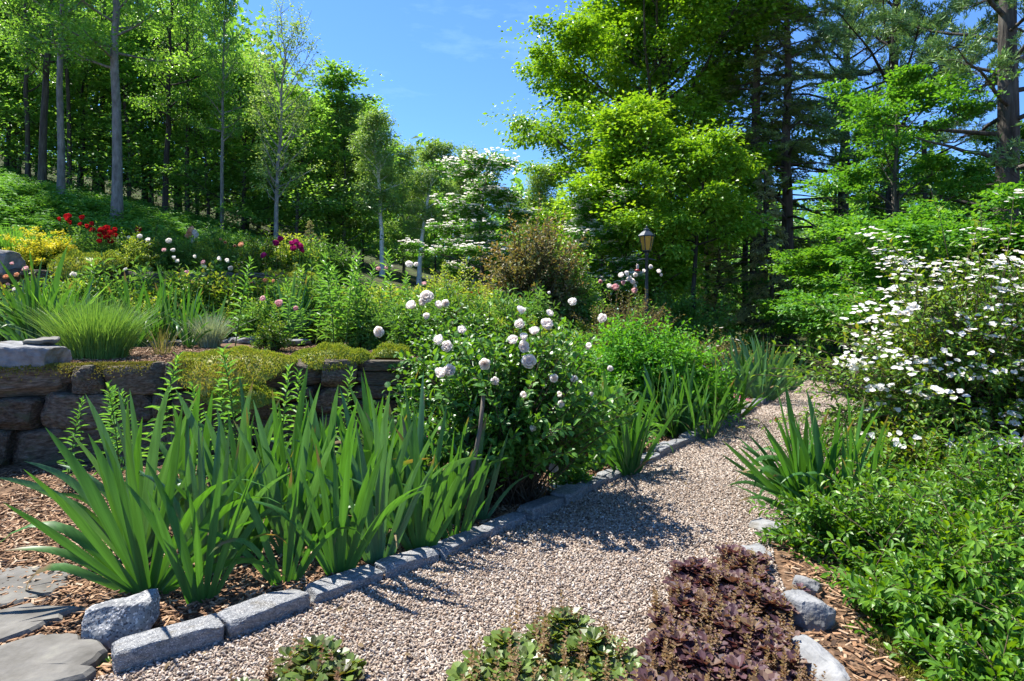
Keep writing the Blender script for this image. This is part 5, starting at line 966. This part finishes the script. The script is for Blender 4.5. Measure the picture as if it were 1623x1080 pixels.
for i, (k, px, y, sc, bls, lb) in enumerate(TP):
    src = {'r': base_rose, 'l': base_leafy, 'y': base_yel}[k]; o = copy_shrub(src, lb, xat(px, y), y, i * 1.7, sc); o['group'] = 'filling plants of the terraces' if lb in FILLS else 'flowers and bushes on the terraces'
    for (bk, bx, by, sz) in bls: bl_y = y - .25; bloom(o, bk, tuple(Matrix.Rotation(-i * 1.7, 3, 'Z') @ Vector((at(bx, by, bl_y) - np.array(o.location)) / sc)), unit(Vector(Matrix.Rotation(-i * 1.7, 3, 'Z') @ Vector((0, -.75, .6)))[:] + r.normal(0, .2, 3)), sz * .62 / sc, r)
for s_ in (base_rose, base_leafy, base_yel):
    for ch in list(s_.children): bpy.data.objects.remove(ch)
    bpy.data.objects.remove(s_)
# yellow spurge
sp_, ts, nsp = shrub('yellow_spurge', 'yellow flowering spurge on the upper terrace', 'perennial', xat(70, 10.3), 10.3, 550, rx=.52, ry=.45, h=.62, shoots=170, lps=16, Ln=.06, Wd=.025, leafm='l_yellowgreen', stemm='green_stem', tmpl=T_RHOMB, t0=.3, el_min=.2)
g = G(); r = rg(14); n = 5200; P = ts[r.integers(len(ts), size=n)] + r.normal(0, .045, (n, 3)) * np.array([1, 1, .5]) + np.array([0, 0, .03]); leaves(g, P, r.normal(0, 1, (n, 3)) + np.array([0, 0, .3]), np.array([0, 0, 1.]) + r.normal(0, .3, (n, 3)), .03, .03, T_RHOMB); tag(link('flower_heads', g.mesh('flower_heads', M['p_yellow']), sp_), kind='stuff')
# peonies: stems with blooms
def peony(name, label, px, y, kind, pts, size, seed, leaf='l_perennial', h=.75):
    x = xat(px, y); o, _, _ = shrub(name, label, 'peony', x, y, seed, rx=.4, ry=.35, h=h, shoots=80, lps=18, Ln=.09, Wd=.03, leafm=leaf, stemm='green_stem', tmpl=T_RHOMB, t0=.3, el_min=.25); r = rg(seed); g = G(); st = []
    for (bx, by) in pts:
        p = at(bx, by, y - .15 + r.uniform(-.1, .1)) - np.array(o.location); bloom(o, kind, p, unit(np.array([r.normal(0, .3), -.6, .7])), size * r.uniform(.85, 1.15), r); st.append(np.array([0, 0, .05]) + (p - np.array([0, 0, .07])) * np.linspace(0, 1, 5)[:, None])
    tubes3(g, np.array(st), .007, .005); tag(link('flower_stems', g.mesh('flower_stems', M['green_stem'], True), o), kind='stuff'); return o
peony('peony', 'tall dark red peony behind the yellow spurge', 118, 10.9, 'red', [(95, 350), (109, 351), (108, 345), (131, 347), (129, 357), (112, 356)], 1.15, 561)
peony('peony', 'dark red peony between the tall one and the big red cluster', 146, 10.7, 'red', [(140, 363), (147, 358), (148, 366)], 1.15, 563)
peony('peony', 'dense cluster of dark red peonies before the stout pale trunk', 172, 10.3, 'red', [(162, 366), (170, 364), (166, 372), (176, 371), (182, 368), (160, 376), (173, 380), (183, 375), (177, 384), (159, 384), (168, 378)], 1.15, 562)
peony('peony', 'single small red peony right of the pale trunk', 221, 11, 'red', [(221, 366)], 1.6, 566)
peony('peony', 'magenta peony with the big cluster of blooms', 470, 10.4, 'magenta', [(463, 388), (470, 386), (475, 393), (466, 396), (481, 400), (476, 391)], 1.2, 564)
peony('peony', 'magenta peony with two raised blooms left of the big cluster', 440, 10.4, 'magenta', [(437, 388), (445, 380), (419, 406)], 1.2, 565)
iris_plant('iris with peach and pale lilac flowers above the terrace', xat(305, 11.2), 11.2, 7, .6, .3, 567, 'l_iris', fans=2, name='flowering_iris')
fi = bpy.context.scene.objects['flowering_iris']; r = rg(15)
for (bx, by, k) in ((305, 366, 'peach'), (300, 376, 'peach'), (309, 373, 'white'), (306, 384, 'white'), (311, 377, 'white'), (303, 371, 'peach')): bloom(fi, k, at(bx, by, 11.1) - np.array(fi.location), unit(np.array([r.normal(0, .3), -.5, .6])), 1.5, r)
# small flowers low down
def cushion_flowers(label, x, y, rx, n, kind, seed, h=.16, gm='l_greyleaf'):
    o = tuft('cushion_flower', label, 'flowers', x, y, rx, h, 420, gm, seed, .007, .9); r = rg(seed); g = G(); a = r.uniform(0, 6.28, n); q = np.sqrt(r.random(n)) * rx
    P = np.stack([np.cos(a) * q, np.sin(a) * q, h * (1.05 - .4 * (q / rx) ** 2) + r.uniform(-.01, .02, n)], 1)
    for j in range(5): aa = j * 1.2566 + a; leaves(g, P, np.stack([np.cos(aa), np.sin(aa), 0 * aa + .2], 1), np.tile([0, -.3, 1.], (n, 1)) + r.normal(0, .2, (n, 3)), .014, .012, T_RHOMB)
    tag(link('blossoms', g.mesh('blossoms', M['p_' + kind]), o), kind='stuff')
cushion_flowers('cushion of hot pink flowers between the irises along the path', 2.62, 7.25, .26, 170, 'hotpink', 31, .2)
cushion_flowers('hot pink flowers behind the tall front irises', -.75, 4.35, .22, 46, 'hotpink', 32, .38, 'l_perennial')
# fallen bloom on the path, fallen petals by the edging
tag(link('fallen_bloom', B['red'][0], None, (xat(1229, 6.6), 6.6, .03), (.8, .3, 0), .5), 'small dark red bloom fallen on the gravel path', 'flower')
r = rg(33); g = G(); n = 90; P = np.stack([.28 + r.normal(0, .09, n), 4.12 + r.normal(0, .10, n), .03 + r.uniform(0, .012, n)], 1); leaves(g, P, np.concatenate([r.normal(0, 1, (n, 2)), r.normal(0, .15, (n, 1))], 1), np.tile([0, 0, 1.], (n, 1)) + r.normal(0, .2, (n, 3)), .03, .024, T_RHOMB)
tag(link('fallen_petals', g.mesh('fallen_petals', M['p_rose'])), 'fallen white rose petals on the mulch under the rose shrub', 'petals', kind='stuff')

r = rg(34); g = G(); n = 70; yy = r.uniform(2.05, 6.5, n); lx_ = np.interp(yy, LL[:, 1], LL[:, 0]); rx_ = np.interp(yy, RR[:, 1], RR[:, 0]); xx = lx_ + (rx_ - lx_) * np.where(r.random(n) < .5, r.uniform(.02, .14, n), r.uniform(.1, .95, n))
leaves(g, np.stack([xx, yy, np.full(n, .024)], 1), np.concatenate([r.normal(0, 1, (n, 2)), r.normal(0, .2, (n, 1))], 1), np.tile([0, 0, 1.], (n, 1)) + r.normal(0, .25, (n, 3)), .032 * r.uniform(.5, 1.2, n), .018, T_LEAF)
tag(link('fallen_leaves', g.mesh('fallen_leaves', M['l_dry'])), 'few small dry leaves and bits blown over the gravel', 'fallen leaves', kind='stuff')
# ------------------------------------------------------------------ bugleweed patches on the path
def ajuga(label, outline, seed, mat, nrose, nspike, lm=.045, hs=.11, zb=.0):
    """rosettes of rounded leaves with short upright flower spikes"""
    r = rg(seed); outline = np.array(outline, float); lo, hi = outline.min(0), outline.max(0)
    def inside(p):
        x, y = p[:, 0], p[:, 1]; c = np.zeros(len(p), bool); j = len(outline) - 1
        for i in range(len(outline)):
            xi, yi = outline[i]; xj, yj = outline[j]; c ^= ((yi > y) != (yj > y)) & (x < (xj - xi) * (y - yi) / (yj - yi + 1e-12) + xi); j = i
        return c
    def pts(n):
        p = lo + (hi - lo) * r.random((n * 4, 2)); return p[inside(p)][:n]
    c = pts(nrose); fl = r.random(len(c)) < .14; c[fl] += r.normal(0, .05, (int(fl.sum()), 2)); k = 9; g = G(); n = len(c); ph = r.uniform(0, 6.28, (n, 1)) + np.arange(k)[None] * 2.4; sz = (1.1 - .07 * np.arange(k))[None] * r.uniform(.7, 1.2, (n, 1)); el = (.15 + .09 * np.arange(k))[None] + r.normal(0, .12, (n, k))
    D = np.stack([np.cos(ph) * np.cos(el), np.sin(ph) * np.cos(el), np.sin(el)], -1); zc = .018 + .035 * r.random(n) + .02 * np.sin(c[:, 0] * 19 + c[:, 1] * 13); P = np.repeat(np.concatenate([c, zc[:, None] + zb], 1)[:, None], k, 1) + D * .008
    Nn = np.array([0, 0, 1.]) - D * .25 + r.normal(0, .15, D.shape); leaves(g, P.reshape(-1, 3), D.reshape(-1, 3), Nn.reshape(-1, 3), (lm * sz).ravel(), (lm * .68 * sz).ravel(), T_ROUND)
    root = tag(link('bugleweed_patch', g.mesh('bugleweed_patch', M[mat])), label, 'ground cover', 'bugleweed patches on the gravel')
    s = pts(nspike); n = len(s); kk = 26; hh = hs * r.uniform(.55, 1.15, (n, 1)); t = ((np.arange(kk) + .5) / kk)[None]; ph = r.uniform(0, 6.28, (n, 1)) + np.arange(kk)[None] * 1.9; lean = r.normal(0, .15, (n, 2))
    P = np.stack([s[:, 0:1] + lean[:, 0:1] * hh * t, s[:, 1:2] + lean[:, 1:2] * hh * t, .02 + zb + hh * t], -1); el = .2 + .5 * t + r.normal(0, .2, (n, kk)); D = np.stack([np.cos(ph) * np.cos(el), np.sin(ph) * np.cos(el), np.sin(el)], -1); g2 = G()
    leaves(g2, P.reshape(-1, 3), D.reshape(-1, 3), (np.array([0, 0, 1.]) - D * .2 + r.normal(0, .2, D.shape)).reshape(-1, 3), (.021 * (1.2 - .75 * t) * np.ones((n, 1))).ravel(), (.014 * (1.2 - .6 * t) * np.ones((n, 1))).ravel(), T_RHOMB)
    tag(link('flower_spikes', g2.mesh('flower_spikes', M['l_ajuga_spike']), root), kind='stuff')
ajuga('dark purple bugleweed patch with brown spikes at the right of the path', [(.36, 1.7), (.44, 1.98), (.46, 2.12), (.60, 2.22), (.55, 2.42), (.68, 2.50), (.74, 2.74), (.92, 2.80), (1.04, 2.96), (1.20, 2.86), (1.12, 2.66), (1.13, 2.45), (1.06, 2.3), (.98, 2.05), (.92, 1.7)], 41, 'l_ajuga_purple', 560, 170, .052)
ajuga('green bugleweed clump with flower spikes at the bottom centre', [(-.22, 1.7), (-.16, 2.05), (.0, 2.22), (.12, 2.34), (.27, 2.30), (.40, 2.12), (.44, 1.7)], 42, 'l_ajuga_green', 200, 75, .052, .15)
ajuga('small bronze green bugleweed clump at the bottom left of the path', [(-.92, 1.75), (-.84, 2.04), (-.72, 2.16), (-.60, 2.14), (-.52, 2.0), (-.48, 1.75)], 43, 'l_ajuga_green', 70, 18, .052, .12)
# little weeds at the foot of the boulder
for i, (x, y, lb) in enumerate(((-1.40, 2.14, 'little green weed between boulder and granite edging'), (-1.72, 2.72, 'little green weed on the mulch behind the boulder'))): shrub('weed', lb, 'weed', x, y, 580 + i, rx=.07, ry=.06, h=.05, shoots=16, lps=8, Ln=.02, Wd=.012, leafm='l_weigela', t0=.3, el_min=.1, stem_r=.0015)

# ------------------------------------------------------------------ lamp post
M['iron'] = noise_mat('iron', [(.3, (.010, .018, .028)), (.7, (.025, .04, .055))], 14, 4, rough=.42, bump=.15, objrand=0, spec=.5); M['amber'] = plain_mat('amber', (.72, .40, .07), .25, 0, .35)
ly = 10.4; lx = xat(1025, ly); lz = gz(lx, ly); top = at(1025, 357, ly)[2] - lz
lp = thing('lamp_post', 'dark iron lamp post with amber glass lantern above the rose shrub', 'lamp post', (lx, ly, lz)); hb = top - .47
g = G(); lathe(g, [(.11, 0), (.11, .06), (.085, .1), (.075, .35), (.05, .42), (.036, .5), (.033, hb * .6), (.036, hb * .62), (.031, hb * .64), (.028, hb - .06), (.045, hb - .04), (.03, hb - .02), (.06, hb)], 12); link('post', g.mesh('post', M['iron'], True), lp)
g = G(); tube(g, [(-.17, 0, hb - .14), (-.06, 0, hb - .12), (.06, 0, hb - .12), (.17, 0, hb - .14)], .012, 6, cap=True); link('crossbar', g.mesh('crossbar', M['iron'], True), lp)
g = G(); lathe(g, [(.03, hb), (.075, hb + .012), (.08, hb + .03), (.07, hb + .03)], 6); link('lantern_base', g.mesh('lantern_base', M['iron']), lp)
for k in range(6):
    a = k * PI / 3; a2 = a + PI / 3; p0 = np.array([.072 * math.cos(a), .072 * math.sin(a), hb + .03]); p1 = np.array([.125 * math.cos(a), .125 * math.sin(a), hb + .27]); q0 = np.array([.072 * math.cos(a2), .072 * math.sin(a2), hb + .03]); q1 = np.array([.125 * math.cos(a2), .125 * math.sin(a2), hb + .27])
    g = G(); tube(g, [p0, p1], .0085, 4); link('lantern_bar', g.mesh('lantern_bar', M['iron']), lp)
    inn = np.array([math.cos(a + PI / 6), math.sin(a + PI / 6), 0]) * .006; g = G(); Q = [p0, q0, q1, p1]; g.add([x_ for x_ in Q] + [x_ - inn for x_ in Q], [[0, 1, 2, 3], [7, 6, 5, 4], [0, 4, 5, 1], [1, 5, 6, 2], [2, 6, 7, 3], [3, 7, 4, 0]]); link('pane', g.mesh('pane', M['amber']), lp)
g = G(); lathe(g, [(.118, hb + .265), (.150, hb + .27), (.150, hb + .285), (.125, hb + .31), (.075, hb + .355), (.05, hb + .37), (.05, hb + .40), (.022, hb + .415), (.0005, hb + .42)], 6); rf = link('lantern_roof', g.mesh('lantern_roof', M['iron']), lp)
g = G(); lathe(g, [(.012, hb + .41), (.02, hb + .435), (.011, hb + .455), (.0005, hb + .47)], 8); link('finial', g.mesh('finial', M['iron'], True), rf)
# hummingbird feeder hanging from the crossbar
M['red_plastic'] = plain_mat('red_plastic', (.45, .02, .02), .35); M['clear'] = plain_mat('clear', (.75, .6, .55), .1, 0, .5)
fd = thing('bird_feeder', 'small red bird feeder hanging from the lamp post', 'bird feeder', (lx - .16, ly - .01, lz + hb - .33)); g = G(); lathe(g, [(.0005, 0), (.04, .0), (.048, .015), (.04, .03), (.0005, .034)], 12); link('base', g.mesh('feeder_base', M['red_plastic'], True), fd)
g = G(); lathe(g, [(.022, .033), (.026, .05), (.026, .1), (.012, .12), (.0005, .122)], 12); link('bottle', g.mesh('feeder_bottle', M['clear'], True), fd); g = G(); tube(g, [(0, 0, .12), (0, 0, .19)], .003, 4); link('hook', g.mesh('feeder_hook', M['iron']), fd)
# bird house in the layered maple
M['dark_box'] = noise_mat('dark_box', [(.3, (.012, .010, .008)), (.7, (.04, .03, .022))], 12, 4, (1, 1, .2), bump=.3)
by_ = 11.2; bx_, _, bz_ = at(1336, 378, by_); bh = thing('bird_box', 'small dark wooden box among the layered maple leaves', 'bird box', (bx_, by_, bz_ - .09)); g = G(); box(g, (0, 0, .08), (.15, .14, .17)); link('box', g.mesh('box', M['dark_box']), bh)
g = G(); box(g, (0, -.01, .178), (.19, .19, .018)); link('roof', g.mesh('box_roof', M['dark_box']), bh); g = G(); tube(g, [(0, .02, -.02), (0, .02, -bz_ + .1 + gz(bx_, by_))], .02, 6); link('pole', g.mesh('pole', M['dark_box']), bh)
